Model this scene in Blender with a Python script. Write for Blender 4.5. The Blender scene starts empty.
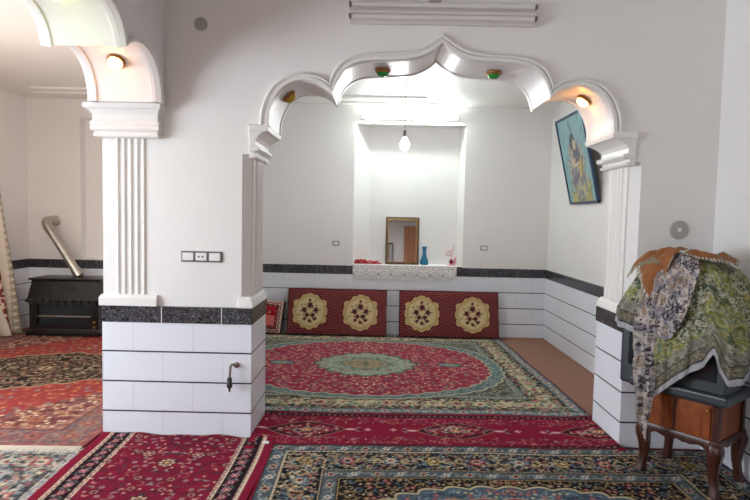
import bpy, bmesh, math, random
import numpy as np
from mathutils import Vector, Matrix
PI = math.pi
sc = bpy.context.scene
COL = sc.collection
random.seed(7)

# ------------------------------------------------------------------ colours
def s2l(c):
    c = np.asarray(c, dtype=float)
    return np.where(c <= 0.04045, c / 12.92, ((c + 0.055) / 1.055) ** 2.4)
def hx(h):
    h = h.lstrip('#')
    return np.array([int(h[i:i + 2], 16) / 255 for i in (0, 2, 4)])
def lin(h):
    return tuple(float(v) for v in s2l(hx(h))) + (1.0,)

# ------------------------------------------------------------------ materials
def new_mat(name):
    m = bpy.data.materials.new(name); m.use_nodes = True
    nt = m.node_tree; b = nt.nodes['Principled BSDF']
    return m, nt, b
def add_bump(nt, b, scale, strength, dist=0.002, detail=3):
    tc = nt.nodes.new('ShaderNodeTexCoord'); n = nt.nodes.new('ShaderNodeTexNoise')
    n.inputs['Scale'].default_value = scale; n.inputs['Detail'].default_value = detail
    nt.links.new(tc.outputs['Object'], n.inputs['Vector'])
    bp = nt.nodes.new('ShaderNodeBump'); bp.inputs['Strength'].default_value = strength
    bp.inputs['Distance'].default_value = dist
    nt.links.new(n.outputs['Fac'], bp.inputs['Height']); nt.links.new(bp.outputs['Normal'], b.inputs['Normal'])
    return n
def simple(name, col, rough=.5, metal=0, bump=None, spec=None, var=0, vscale=6):
    m, nt, b = new_mat(name)
    b.inputs['Base Color'].default_value = lin(col)
    b.inputs['Roughness'].default_value = rough; b.inputs['Metallic'].default_value = metal
    if spec is not None: b.inputs['Specular IOR Level'].default_value = spec
    if bump: add_bump(nt, b, *bump)
    if var:
        tc = nt.nodes.new('ShaderNodeTexCoord'); n = nt.nodes.new('ShaderNodeTexNoise')
        n.inputs['Scale'].default_value = vscale; n.inputs['Detail'].default_value = 5
        nt.links.new(tc.outputs['Object'], n.inputs['Vector'])
        r = nt.nodes.new('ShaderNodeMapRange')
        r.inputs['From Min'].default_value = .3; r.inputs['From Max'].default_value = .7
        r.inputs['To Min'].default_value = 1 - var; r.inputs['To Max'].default_value = 1 + var
        nt.links.new(n.outputs['Fac'], r.inputs['Value'])
        hs = nt.nodes.new('ShaderNodeHueSaturation'); hs.inputs['Color'].default_value = lin(col)
        nt.links.new(r.outputs['Result'], hs.inputs['Value']); nt.links.new(hs.outputs['Color'], b.inputs['Base Color'])
    return m
def emit(name, col, strength, base='#ffffff'):
    m, nt, b = new_mat(name)
    b.inputs['Base Color'].default_value = lin(base)
    b.inputs['Emission Color'].default_value = lin(col); b.inputs['Emission Strength'].default_value = strength
    return m

M = {}
M['plaster'] = simple('wall_paint', '#eae8e6', .42, bump=(14, .25, .004), var=.012, vscale=2)
M['ceiling'] = simple('ceiling_paint', '#ecebe7', .5, bump=(5, .35, .01), var=.015, vscale=2)
M['gloss'] = simple('gloss_plaster', '#eae8e5', .34, bump=(25, .18, .003))
M['cover'] = simple('grey_cover_plastic', '#aaa6a3', .5)
M['carpet'] = simple('brown_carpet', '#8a6452', .95, bump=(220, .6, .004), var=.06, vscale=9)

def tile_mat(name, axis):
    m, nt, b = new_mat(name); N = nt.nodes; L = nt.links
    tc = N.new('ShaderNodeTexCoord'); sp = N.new('ShaderNodeSeparateXYZ'); L.new(tc.outputs['Object'], sp.inputs[0])
    def math_(op, a, b_=None, c_=None):
        n = N.new('ShaderNodeMath'); n.operation = op
        for i, v in enumerate((a, b_, c_)):
            if v is None: continue
            if isinstance(v, (int, float)): n.inputs[i].default_value = v
            else: L.new(v, n.inputs[i])
        return n.outputs[0]
    z = sp.outputs['Z']; u = sp.outputs[axis]
    zz = math_('DIVIDE', math_('ADD', z, .032), .203)
    row = math_('FLOOR', zz); fz = math_('FRACT', zz)
    dz = math_('MINIMUM', fz, math_('SUBTRACT', 1, fz))
    hl = math_('LESS_THAN', dz, .024)
    above = math_('GREATER_THAN', z, .05); hl = math_('MULTIPLY', hl, above)
    par = math_('MULTIPLY', math_('MODULO', row, 2), .5)
    uu = math_('FRACT', math_('ADD', math_('DIVIDE', math_('ADD', u, 10.23), .4), par))
    du = math_('MINIMUM', uu, math_('SUBTRACT', 1, uu))
    vl = math_('LESS_THAN', du, .0035)
    mx = N.new('ShaderNodeMix'); mx.data_type = 'RGBA'
    mx.inputs['A'].default_value = lin('#e7ebf3'); mx.inputs['B'].default_value = lin('#bfc3ca'); L.new(vl, mx.inputs['Factor'])
    m2 = N.new('ShaderNodeMix'); m2.data_type = 'RGBA'
    L.new(mx.outputs['Result'], m2.inputs['A']); m2.inputs['B'].default_value = lin('#25262b'); L.new(hl, m2.inputs['Factor'])
    L.new(m2.outputs['Result'], b.inputs['Base Color'])
    r = math_('MULTIPLY_ADD', math_('MAXIMUM', hl, vl), .4, .16); L.new(r, b.inputs['Roughness'])
    h = math_('SUBTRACT', 1, math_('MAXIMUM', hl, vl))
    bp = N.new('ShaderNodeBump'); bp.inputs['Strength'].default_value = .5; bp.inputs['Distance'].default_value = .002
    L.new(h, bp.inputs['Height']); L.new(bp.outputs['Normal'], b.inputs['Normal'])
    return m
M['tile_x'] = tile_mat('white_tile_frontal', 'X'); M['tile_y'] = tile_mat('white_tile_side', 'Y')

def marble():
    m, nt, b = new_mat('black_marble'); N = nt.nodes; L = nt.links
    tc = N.new('ShaderNodeTexCoord')
    v = N.new('ShaderNodeTexNoise'); v.inputs['Scale'].default_value = 22; v.inputs['Detail'].default_value = 8; v.inputs['Distortion'].default_value = 3
    L.new(tc.outputs['Object'], v.inputs['Vector'])
    r = N.new('ShaderNodeValToRGB'); e = r.color_ramp.elements
    e[0].position = .46; e[0].color = lin('#1b1b20'); e[1].position = .5; e[1].color = lin('#8a8a92')
    x = e.new(.515); x.color = lin('#24242a'); x = e.new(.62); x.color = lin('#303038'); x = e.new(.66); x.color = lin('#55555e')
    L.new(v.outputs['Fac'], r.inputs[0]); L.new(r.outputs[0], b.inputs['Base Color'])
    b.inputs['Roughness'].default_value = .22
    return m
M['marble'] = marble()
M['grout_dim'] = simple('grey_grout', '#5f6066', .7)
M['grout'] = simple('white_grout', '#c9cacc', .8)

def attr_mat(name, rough=.9, bump=(300, .5, .003), sheen=0, spec=.2, alpha=False, speck=0):
    m, nt, b = new_mat(name); N = nt.nodes; L = nt.links
    a = N.new('ShaderNodeAttribute'); a.attribute_name = 'weave'
    out = a.outputs['Color']
    if speck:
        tc = N.new('ShaderNodeTexCoord'); n = N.new('ShaderNodeTexNoise')
        n.inputs['Scale'].default_value = 90; n.inputs['Detail'].default_value = 4
        L.new(tc.outputs['Object'], n.inputs['Vector'])
        mr = N.new('ShaderNodeMapRange'); mr.inputs['From Min'].default_value = .3; mr.inputs['From Max'].default_value = .7
        mr.inputs['To Min'].default_value = 1 - speck; mr.inputs['To Max'].default_value = 1 + speck
        L.new(n.outputs['Fac'], mr.inputs['Value'])
        hs = N.new('ShaderNodeHueSaturation'); L.new(out, hs.inputs['Color']); L.new(mr.outputs['Result'], hs.inputs['Value'])
        out = hs.outputs['Color']
    L.new(out, b.inputs['Base Color'])
    b.inputs['Roughness'].default_value = rough; b.inputs['Specular IOR Level'].default_value = spec
    if sheen: b.inputs['Sheen Weight'].default_value = sheen
    if bump: add_bump(nt, b, *bump)
    if alpha: L.new(a.outputs['Alpha'], b.inputs['Alpha'])
    return m
M['rug'] = attr_mat('woven_rug', spec=.04, speck=.12)
M['velvet'] = attr_mat('patterned_velvet', sheen=.05, spec=.08, speck=.08)
M['cloth'] = attr_mat('printed_scarf', .75, (180, .25, .002))
M['lace'] = attr_mat('white_lace', .85, None, alpha=True)
M['paint'] = attr_mat('painted_print', .5, None)
M['curtain'] = attr_mat('curtain_fabric', .85, (120, .3, .002))

def wood(name, c1, c2, rough=.3, scale=6):
    m, nt, b = new_mat(name); N = nt.nodes; L = nt.links
    tc = N.new('ShaderNodeTexCoord'); mp = N.new('ShaderNodeMapping'); mp.inputs['Scale'].default_value = (1, 1, .18)
    L.new(tc.outputs['Object'], mp.inputs[0])
    n = N.new('ShaderNodeTexNoise'); n.inputs['Scale'].default_value = scale * 6; n.inputs['Detail'].default_value = 6; n.inputs['Distortion'].default_value = .6
    L.new(mp.outputs[0], n.inputs['Vector'])
    r = N.new('ShaderNodeValToRGB'); r.color_ramp.elements[0].position = .35; r.color_ramp.elements[0].color = lin(c1)
    r.color_ramp.elements[1].position = .65; r.color_ramp.elements[1].color = lin(c2)
    L.new(n.outputs['Fac'], r.inputs[0]); L.new(r.outputs[0], b.inputs['Base Color']); b.inputs['Roughness'].default_value = rough
    return m
M['wood'] = wood('varnished_orange_wood', '#733718', '#98522a', .28)
M['darkwood'] = wood('dark_varnished_wood', '#33180f', '#4e271a', .3)
M['framewood'] = wood('mirror_frame_wood', '#4a3626', '#6b5138', .35)
M['black'] = simple('black_enamel', '#141415', .25, bump=(60, .1, .001))
M['blackmatte'] = simple('black_iron', '#1b1a1a', .55, bump=(50, .3, .002))
M['tv'] = simple('charcoal_plastic', '#30383f', .35, bump=(300, .1, .0005))
M['screen'] = simple('dark_glass_screen', '#1c272c', .08)
M['steel'] = simple('galvanised_steel', '#b4b0a8', .32, .9, bump=(30, .15, .002), var=.08, vscale=20)
M['brass'] = simple('brass', '#b08a45', .3, .9)
M['chrome'] = simple('chrome', '#cfcfcf', .15, 1)
M['bronze'] = simple('dull_pipe_metal', '#8d7f76', .4, .7)
M['rubber'] = simple('dark_valve_cap', '#2d2424', .5)
M['plastic'] = simple('white_plastic', '#ecebe8', .35)
M['greyplastic'] = simple('grey_switch_frame', '#6b6a70', .35, .3)
M['metalwhite'] = simple('white_enamel_batten', '#d9d3d0', .4)
M['tube_off'] = simple('unlit_tube_glass', '#dedad6', .25)
M['tube_on'] = emit('lit_tube', '#ebfff8', 66)
M['bulb_on'] = emit('lit_bulb', '#fafbff', 230)
M['warm_on'] = emit('warm_lamp_glass', '#ffab55', 30)
M['lime_on'] = emit('lime_lamp_glass', '#e9ff80', 22)
M['green_glass'] = simple('green_lamp_glass', '#1f8a35', .12)
M['gold_glass'] = simple('amber_lamp_glass', '#b89a28', .12)
M['copper_rim'] = simple('copper_lamp_rim', '#9a6a3a', .35, .6)
M['cord'] = simple('dark_cord', '#3a3a3a', .6)
M['blueframe'] = simple('blue_picture_frame', '#1d3a5c', .35)
M['red_cloth'] = simple('red_folded_cloth', '#b8323c', .8, bump=(60, .6, .004), var=.25, vscale=30)
M['pink'] = simple('pink_porcelain', '#e8a7ae', .3)
M['palepink'] = simple('pale_pink_petal', '#e9d3d2', .5)
M['crimson'] = simple('crimson_glaze', '#8c2236', .3)
M['fringe'] = simple('cream_fringe', '#ece6da', .9, bump=(90, .8, .004))
M['label'] = simple('white_paper_label', '#e4e2df', .8)
M['bulb_base'] = simple('bulb_socket', '#4a4540', .5)
def glass_blue():
    m, nt, b = new_mat('blue_glass')
    b.inputs['Base Color'].default_value = lin('#3f9cc4'); b.inputs['Roughness'].default_value = .05
    b.inputs['Transmission Weight'].default_value = .55; b.inputs['IOR'].default_value = 1.45
    return m
M['blueglass'] = glass_blue()
def mirror_mat():
    m, nt, b = new_mat('mirror_glass')
    b.inputs['Base Color'].default_value = (.86, .88, .88, 1); b.inputs['Metallic'].default_value = 1; b.inputs['Roughness'].default_value = .02
    return m
M['mirror'] = mirror_mat()
def pane_mat():
    m, nt, b = new_mat('window_glass')
    N = nt.nodes; L = nt.links
    t = N.new('ShaderNodeBsdfTransparent'); g = N.new('ShaderNodeBsdfGlossy'); g.inputs['Roughness'].default_value = .02
    mx = N.new('ShaderNodeMixShader'); mx.inputs[0].default_value = .07
    L.new(t.outputs[0], mx.inputs[1]); L.new(g.outputs[0], mx.inputs[2]); L.new(mx.outputs[0], N['Material Output'].inputs['Surface'])
    return m
M['pane'] = pane_mat()
M['orange'] = simple('orange_curtain', '#c97d4e', .85, bump=(80, .4, .003))

# ------------------------------------------------------------------ object helpers
def link(name, me, mat, parent=None):
    o = bpy.data.objects.new(name, me); COL.objects.link(o)
    if mat is not None: me.materials.append(mat)
    if parent is not None: o.parent = parent
    return o
def struct(o): o['kind'] = 'structure'; return o
def tag(o, label, cat, group=None):
    o['label'] = label; o['category'] = cat
    if group: o['group'] = group
    return o
def thing(name, label, cat, loc=(0, 0, 0), rot=(0, 0, 0), group=None):
    o = bpy.data.objects.new(name, None); COL.objects.link(o); o.empty_display_size = .1
    o.location = loc; o.rotation_euler = rot
    return tag(o, label, cat, group)
def dup(root, loc, rot, label, group=None):
    r = root.copy(); COL.objects.link(r); r.location = loc; r.rotation_euler = rot; r['label'] = label
    if group: r['group'] = group
    for ch in list(root.children):
        c = ch.copy(); COL.objects.link(c); c.parent = r
        for g in list(ch.children):
            d = g.copy(); COL.objects.link(d); d.parent = c
    return r

class MB:
    def __init__(s): s.v = []; s.f = []
    def add(s, vs, fs):
        o = len(s.v); s.v += [tuple(p) for p in vs]; s.f += [tuple(i + o for i in f) for f in fs]; return s
    def box(s, x0, x1, y0, y1, z0, z1):
        return s.prism([(x0, y0), (x1, y0), (x1, y1), (x0, y1)], z0, z1)
    def prism(s, pts, z0, z1):
        n = len(pts); vs = [(x, y, z0) for x, y in pts] + [(x, y, z1) for x, y in pts]
        fs = [tuple(range(n))[::-1], tuple(range(n, 2 * n))] + [(i, (i + 1) % n, n + (i + 1) % n, n + i) for i in range(n)]
        return s.add(vs, fs)
    def loft(s, rings, cap=True, closed=True):
        n = len(rings[0]); vs = [p for r in rings for p in r]; fs = []
        for k in range(len(rings) - 1):
            for i in range(n if closed else n - 1):
                j = (i + 1) % n; fs.append((k * n + i, k * n + j, (k + 1) * n + j, (k + 1) * n + i))
        if cap: fs += [tuple(range(n))[::-1], tuple(range((len(rings) - 1) * n, len(rings) * n))]
        return s.add(vs, fs)
    def boxloft(s, prof):          # prof: list of (z, x0, x1, y0, y1)
        return s.loft([[(a, c, z), (b, c, z), (b, d, z), (a, d, z)] for z, a, b, c, d in prof])
    def lathe(s, prof, c=(0, 0, 0), axis=(0, 0, 1), n=24):
        ax = Vector(axis).normalized(); t = Vector((1, 0, 0)) if abs(ax.x) < .9 else Vector((0, 1, 0))
        e1 = ax.cross(t).normalized(); e2 = ax.cross(e1); C = Vector(c)
        rings = [[tuple(C + ax * h + (e1 * math.cos(2 * PI * i / n) + e2 * math.sin(2 * PI * i / n)) * max(r, 1e-4)) for i in range(n)] for r, h in prof]
        return s.loft(rings)
    def tube(s, path, r, n=12):
        P = [Vector(p) for p in path]; rings = []; e1 = None
        for i, p in enumerate(P):
            t = (P[min(i + 1, len(P) - 1)] - P[max(i - 1, 0)]).normalized()
            if e1 is None:
                a = Vector((0, 0, 1)) if abs(t.z) < .9 else Vector((1, 0, 0)); e1 = t.cross(a).normalized()
            e1 = (e1 - t * e1.dot(t)).normalized(); e2 = t.cross(e1)
            rr = r[i] if isinstance(r, (list, tuple)) else r
            rings.append([tuple(p + (e1 * math.cos(2 * PI * k / n) + e2 * math.sin(2 * PI * k / n)) * rr) for k in range(n)])
        return s.loft(rings)
    def tf(s, mat):
        s.v = [tuple(mat @ Vector(p)) for p in s.v]; return s
    def build(s, name, mat, parent=None, smooth=False, bevel=0, seg=2):
        me = bpy.data.meshes.new(name); me.from_pydata(s.v, [], s.f); me.update()
        bm = bmesh.new(); bm.from_mesh(me); bmesh.ops.recalc_face_normals(bm, faces=bm.faces); bm.to_mesh(me); bm.free()
        if smooth:
            me.polygons.foreach_set('use_smooth', [True] * len(me.polygons))
        o = link(name, me, mat, parent)
        if bevel:
            b = o.modifiers.new('bevel', 'BEVEL'); b.width = bevel; b.segments = seg; b.limit_method = 'ANGLE'; b.angle_limit = math.radians(40)
        if smooth:
            e = o.modifiers.new('edges', 'EDGE_SPLIT'); e.split_angle = math.radians(42)
        return o

# ------------------------------------------------------------------ the shell
YF0, YF1 = 3.67, 4.09          # the dividing wall with the lobed arch
YB = 7.10                      # rear wall of the inner room
XL, XR = -4.52, 2.197
CX = .378; HW = 1.12; ZF = 2.085
JL, JR = -.862, 1.65           # jambs of the big opening
ZC = 2.92                      # ceiling of inner rooms
HALF = [(1.12, 0), (1.118, .06), (1.105, .12), (1.075, .19), (1.03, .245), (.965, .283), (.89, .296), (.81, .283), (.75, .255), (.705, .215),
        (.69, .27), (.665, .325), (.625, .372), (.57, .405), (.50, .424), (.42, .432), (.30, .436), (.20, .445), (.12, .468), (.055, .505), (0, .55)]
OUT = [(1.19, 0), (1.187, .07), (1.172, .14), (1.135, .22), (1.08, .29), (1.0, .335), (.90, .352), (.81, .342), (.76, .322), (.728, .298),
       (.715, .345), (.69, .39), (.645, .435), (.58, .466), (.505, .482), (.43, .49), (.305, .496), (.215, .508), (.14, .53), (.07, .57), (0, .615)]
def densify(P, k=3):
    out = []
    n = len(P); cus = {9}
    for i in range(n - 1):
        a, b = P[i], P[i + 1]
        p0 = P[i - 1] if i > 0 and i not in cus else a
        p3 = P[i + 2] if i + 2 < n and (i + 1) not in cus else b
        for j in range(k):
            t = j / k
            out.append(tuple(.5 * (2 * a[c] + (b[c] - p0[c]) * t + (2 * p0[c] - 5 * a[c] + 4 * b[c] - p3[c]) * t * t + (3 * a[c] - p0[c] - 3 * b[c] + p3[c]) * t ** 3) for c in (0, 1)))
    out.append(P[-1]); return out
def full(P): 
    D = densify(P); return [(-h, z) for h, z in D] + [(h, z) for h, z in D[::-1][1:]]
PIN, POUT = full(HALF), full(OUT)

def arch_parts(mp, hs, zf, thick, ztop, hl, hr, nm_wall, idx, cusp_lip=True):
    # mp(h, z, d) -> world point; d = 0 on the visible face, d = thick on the far one
    P = [(h * hs, zf + z) for h, z in PIN]; Q = [(h * hs, zf + z) for h, z in POUT]
    w = MB()
    cols = [[mp(h, z, 0), mp(h, ztop, 0), mp(h, ztop, thick), mp(h, z, thick)] for h, z in P]
    w.loft(cols)
    for a, b in ((hl, P[0][0]), (P[-1][0], hr)):
        w.loft([[mp(a, zf, 0), mp(a, ztop, 0), mp(a, ztop, thick), mp(a, zf, thick)], [mp(b, zf, 0), mp(b, ztop, 0), mp(b, ztop, thick), mp(b, zf, thick)]])
    struct(w.build(nm_wall, M['plaster']))
    sect = [(-.08, .012), (-.08, -.014), (0, -.034), (.30, -.034), (.36, -.016), (.46, -.016), (.52, -.028), (.66, -.033), (.80, -.026), (.86, -.012), (1.0, -.010), (1.02, .02)]
    for side in (0, 1):
        m = MB(); rings = []
        for (h, z), (H, Z) in zip(P, Q):
            ring = []
            for t, d in sect:
                hh, zz = h + (H - h) * t, z + (Z - z) * t
                ring.append(mp(hh, zz, d if side == 0 else thick - d))
            rings.append(ring)
        m.loft(rings)
        struct(m.build('trim_%d' % (idx + side), M['gloss'], smooth=True))
        # lip on the soffit edge
        l = MB(); rings = []
        for (h, z), (H, Z) in zip(P, Q):
            def q(t, d): return mp(h + (H - h) * t, z + (Z - z) * t, d if side == 0 else thick - d)
            rings.append([q(.1, -.01), q(-.10, -.006), q(-.12, .004), q(-.12, .026), q(-.04, .030), q(.1, .030)])
        l.loft(rings); struct(l.build('trim_%d' % (idx + 2 + side), M['gloss'], smooth=True))

mp_main = lambda h, z, d: (CX + h, YF0 + d, z)
arch_parts(mp_main, 1.0, ZF, YF1 - YF0, 3.12, -1.86 - CX, XR - CX, 'wall_front', 1)
SX = -1.43; CY = 2.25; SHS = 1.15; SZF = 2.2
mp_side = lambda h, z, d: (SX - d, CY + h, z)
mp_side2 = lambda h, z, d: (SX - d, CY + h, SZF + (z - SZF) * (.93 if z < 3 else 1))
arch_parts(mp_side2, SHS, SZF, .40, 3.12, -.5 - CY + -2.1, YF0 - CY, 'wall_arcade', 11)

# piers under the arches
c = .052; zc = .925; PLX = -1.838
p = MB()
p.box(PLX, JL, YF0, YF1, 0, zc)
p.prism([(PLX, YF0), (JL - c, YF0), (JL, YF0 + c), (JL, YF1 - c), (JL - c, YF1), (PLX, YF1)], zc, 1.9)
p.box(PLX, JL, YF0, YF1, 1.9, ZF)
struct(p.build('wall_pier_left', M['plaster']))
p = MB()
p.box(JR, XR, YF0, YF1, 0, zc)
p.prism([(JR + c, YF0), (XR, YF0), (XR, YF1), (JR + c, YF1), (JR, YF1 - c), (JR, YF0 + c)], zc, 1.9)
p.box(JR, XR, YF0, YF1, 1.9, ZF)
struct(p.build('wall_pier_right', M['plaster']))
p = MB(); p.box(SX - .43, SX, -.2, CY - HW * SHS - .02, 0, SZF); struct(p.build('wall_pier_near', M['plaster']))
# the side wall above the left arch continues to the dividing wall; block under it
p = MB(); p.box(PLX, SX - .02, 3.62, YF0, 2.02, SZF + .02); struct(p.build('wall_springer', M['plaster']))

# capitals of the big opening
CAPP = [(1.872, .004), (1.876, .03), (1.893, .036), (1.9, .02), (1.915, .02), (1.92, .046), (1.935, .056), (1.95, .05), (1.955, .03), (1.985, .028), (2.01, .042), (2.035, .07), (2.047, .085), (2.05, .108), (2.075, .112), (2.088, .108)]
def capital(jx, sgn, extra, n):
    m = MB(); prof = []
    for z, q in CAPP:
        q2 = q * extra
        xa, xb = jx - sgn * .004, jx + sgn * q2 + sgn * .004
        prof.append((z, min(xa, xb), max(xa, xb), YF0 - .004 - q * .30, YF1 + .004 + q * .30))
    m.boxloft(prof); struct(m.build('trim_%d' % n, M['gloss'], bevel=.003))
capital(JL, 1, 1.05, 21); capital(JR, -1, 1.38, 22)
# reeded pilasters on the jambs
def reeds(n, face, axis, c0, c1, z0, z1, nr, sgn):
    m = MB(); w = (c1 - c0)
    for k in range(nr):
        cc = c0 + w * (k + .5) / nr; r = w / nr * .30
        ring = []
        for a in range(7):
            an = PI * a / 6; off = math.cos(an) * r; hgt = math.sin(an) * .016
            ring.append((cc + off, hgt))
        def P(c_, h, z): return (face + sgn * h, c_, z) if axis == 'x' else (c_, face + sgn * h, z)
        m.loft([[P(a, -.004, z0)if 0 else P(a, b, z0) for a, b in ring], [P(a, b, z1) for a, b in ring]])
    struct(m.build('trim_%d' % n, M['gloss'], smooth=True))
for jx, sg, n in ((JL, 1, 23), (JR, -1, 25)):
    m = MB(); xs = sorted((jx - sg * .002, jx + sg * .012)); m.box(xs[0], xs[1], YF0 + .06, YF1 - .06, .955, 1.875); struct(m.build('trim_%d' % n, M['gloss'], bevel=.003))
    reeds(n + 1, jx + sg * .012, 'x', YF0 + .105, YF1 - .105, .965, 1.87, 4, sg)
    # sloped base block between the tile band and the pilaster
    m = MB()
    xa = jx - sg * .07; prof = []
    for z, q in ((.882, .028), (.90, .028), (.93, .02), (.955, .004)):
        x0, x1 = sorted((xa, jx + sg * q)); prof.append((z, x0, x1, YF0 - q, YF1 + q))
    m.boxloft(prof); struct(m.build('trim_%d' % (n + 4), M['gloss'], bevel=.003))
# pilaster facing the room under the side arch
m = MB()
for k in range(5):
    x = -1.736 + k * .043
    m.loft([[(x + .0125 * math.cos(PI * a / 6), YF0 - .011 * math.sin(PI * a / 6), z) for a in range(7)] for z in (.945, 2.005)])
struct(m.build('trim_32', M['gloss'], smooth=True))
m = MB(); prof = []
for z, q in ((.882, .03), (.935, .03), (.95, .018), (.957, .005)):
    prof.append((z, PLX - q * .6, -1.475 + q * .2, 3.665 - q * .9, YF0 + .004))
m.boxloft(prof); struct(m.build('trim_33', M['gloss'], bevel=.003))
m = MB(); prof = []
for z, q in ((1.985, .01), (1.99, .03), (2.005, .034), (2.01, .024), (2.025, .024), (2.03, .044), (2.045, .05), (2.06, .044), (2.065, .05), (2.075, .054), (2.09, .036), (2.13, .034), (2.15, .05), (2.165, .068), (2.17, .085), (2.20, .088)):
    prof.append((z, PLX - q * .95, -1.462 + q * .5, 3.625 - q * .55, YF0 + .002))
m.boxloft(prof); struct(m.build('trim_34', M['gloss'], bevel=.003))

# rear wall with the niche (inner room) and the shallow recess (left room)
NX0, NX1, NZ0, NZ1, ND = -.34, 1.066, .90, 2.685, .26
w = MB()
w.box(-1.96, NX0, YB, YB + ND, 0, 3.05); w.box(NX1, 2.4, YB, YB + ND, 0, 3.05)
w.box(NX0, NX1, YB, YB + ND, NZ1, 3.05); w.box(NX0, NX1, YB, YB + ND, 0, NZ0)
w.box(-2.0, 2.4, YB + ND, YB + ND + .05, 0, 3.05)
w.prism([(NX0 - .001, YB), (NX0 + .2, YB + ND), (NX0 - .001, YB + ND)], NZ0, NZ1)
w.prism([(NX1 + .001, YB), (NX1 + .001, YB + ND), (NX1 - .05, YB + ND)], NZ0, NZ1)
struct(w.build('wall_back', M['plaster']))
w = MB()
w.box(-4.7, -3.84, YB, YB + .12, 0, 3.05); w.box(-3.84, -1.96, YB, YB + .12, 0, .9); w.box(-3.84, -1.96, YB, YB + .12, 2.69, 3.05)
w.box(-4.7, -1.96, YB + .12, YB + .2, 0, 3.05)
struct(w.build('wall_back_left', M['plaster']))
w = MB(); w.box(-1.96, -1.86, YF1, YB, 0, 3.05); struct(w.build('wall_light_divider', M['plaster']))  # unseen wall added to keep the light of the two rooms apart
RW = lambda y: XR + (2.148 - XR) * (y - 3.67) / (7.1 - 3.67)
w = MB(); w.prism([(XR, -2.6), (XR + .2, -2.6), (XR + .2, 7.4), (2.148, 7.1), (XR, 3.67)], 0, 3.12); struct(w.build('wall_right', M['plaster']))
# left wall with the window the daylight comes through
WY0, WY1, WZ0, WZ1 = .2, 2.9, .75, 2.25
w = MB(); w.box(XL - .2, XL, -2.6, WY0, 0, 3.12); w.box(XL - .2, XL, WY1, 7.3, 0, 3.12); w.box(XL - .2, XL, WY0, WY1, 0, WZ0); w.box(XL - .2, XL, WY0, WY1, WZ1, 3.12)
struct(w.build('wall_left', M['plaster']))
# wall behind the camera with its window
RX0, RX1, RZ0, RZ1 = -2.9, -.9, .85, 2.3
w = MB(); w.box(XL - .2, RX0, -2.8, -2.6, 0, 3.12); w.box(RX1, XR + .2, -2.8, -2.6, 0, 3.12); w.box(RX0, RX1, -2.8, -2.6, 0, RZ0); w.box(RX0, RX1, -2.8, -2.6, RZ1, 3.12)
struct(w.build('wall_rear', M['plaster']))
def window(n, mk):
    fr = MB()
    for a, b, c_, d in ((0, 1, 0, .05), (0, 1, .95, 1), (0, .04, 0, 1), (.96, 1, 0, 1), (.48, .52, 0, 1)): mk(fr, a, b, c_, d, .03)
    struct(fr.build('window_%d' % n, M['plastic']))
    pn = MB(); mk(pn, .02, .98, .02, .98, .003); o = pn.build('window_%d' % (n + 2), M['pane']); struct(o)
window(1, lambda m_, a, b, c_, d, t: m_.box(XL - .1 - t, XL - .1 + t, WY0 + (WY1 - WY0) * a, WY0 + (WY1 - WY0) * b, WZ0 + (WZ1 - WZ0) * c_, WZ0 + (WZ1 - WZ0) * d))
window(2, lambda m_, a, b, c_, d, t: m_.box(RX0 + (RX1 - RX0) * a, RX0 + (RX1 - RX0) * b, -2.7 - t, -2.7 + t, RZ0 + (RZ1 - RZ0) * c_, RZ0 + (RZ1 - RZ0) * d))

fl = MB(); fl.box(XL - .2, XR + .25, -2.8, 7.5, -.1, 0); struct(fl.build('floor', M['carpet']))
ce = MB(); ce.box(XL - .2, XR + .25, -2.8, 7.5, 3.1, 3.2)
ce.box(XL, -1.86, -2.6, 7.1, 2.93, 3.1); ce.box(-1.96, 2.2, YF1, 7.4, ZC, 3.1)
struct(ce.build('ceiling', M['ceiling']))
# plaster ceiling strips near the rear walls
n = 41
for x0, x1, y0, y1, zt in ((-1.02, .52, 6.58, 6.66, ZC), (-1.02, .70, 6.90, 6.98, ZC), (-4.09, -2.2, 6.47, 6.56, 2.93), (-4.22, -2.2, 6.70, 6.78, 2.93)):
    m = MB(); m.box(x0, x1, y0, y1, zt - .022, zt + .01); struct(m.build('trim_%d' % n, M['ceiling'], bevel=.008)); n += 1

# wainscot tiles and the black marble band with its light joints
TZ, BZ0, BZ1 = .772, .772, .882
def wains(n, pts, mat, joints=True):
    # pts: footprint of the tile skin, the band is 6 mm prouder
    m = MB(); m.prism(pts, 0, TZ); struct(m.build('trim_%d' % n, M[mat], bevel=.002))
T = .022
wains(51, [(PLX, YF0 - T), (JL + T, YF0 - T), (JL + T, YF0 - .001), (PLX, YF0 - .001)], 'tile_x')
wains(52, [(JL, YF0 - .0), (JL + T, YF0 - .0), (JL + T, YF1 + T), (JL, YF1 + T)], 'tile_y')
wains(53, [(JR - T, YF0 - T), (XR, YF0 - T), (XR, YF0 - .001), (JR - T, YF0 - .001)], 'tile_x')
wains(54, [(JR - T, YF0), (JR, YF0), (JR, YF1 + T), (JR - T, YF1 + T)], 'tile_y')
wains(55, [(-1.86, YB - T), (2.148, YB - T), (2.148, YB), (-1.86, YB)], 'tile_x')
wains(56, [(RW(4.09) - T, 4.09), (RW(4.09), 4.09), (2.15, 7.08), (2.148 - T, 7.08)], 'tile_y')
wains(57, [(XR - T, -2.6), (XR, -2.6), (XR, YF0 - T), (XR - T, YF0 - T)], 'tile_y')
wains(58, [(XL, YB - T), (-1.96, YB - T), (-1.96, YB), (XL, YB)], 'tile_x')
wains(59, [(XL, -2.6), (XL + T, -2.6), (XL + T, YB - T), (XL, YB - T)], 'tile_y')
wains(60, [(PLX - .004, YF0), (PLX, YF0), (PLX, YF1), (PLX - .004, YF1)], 'tile_y')
B = T + .006
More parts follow.
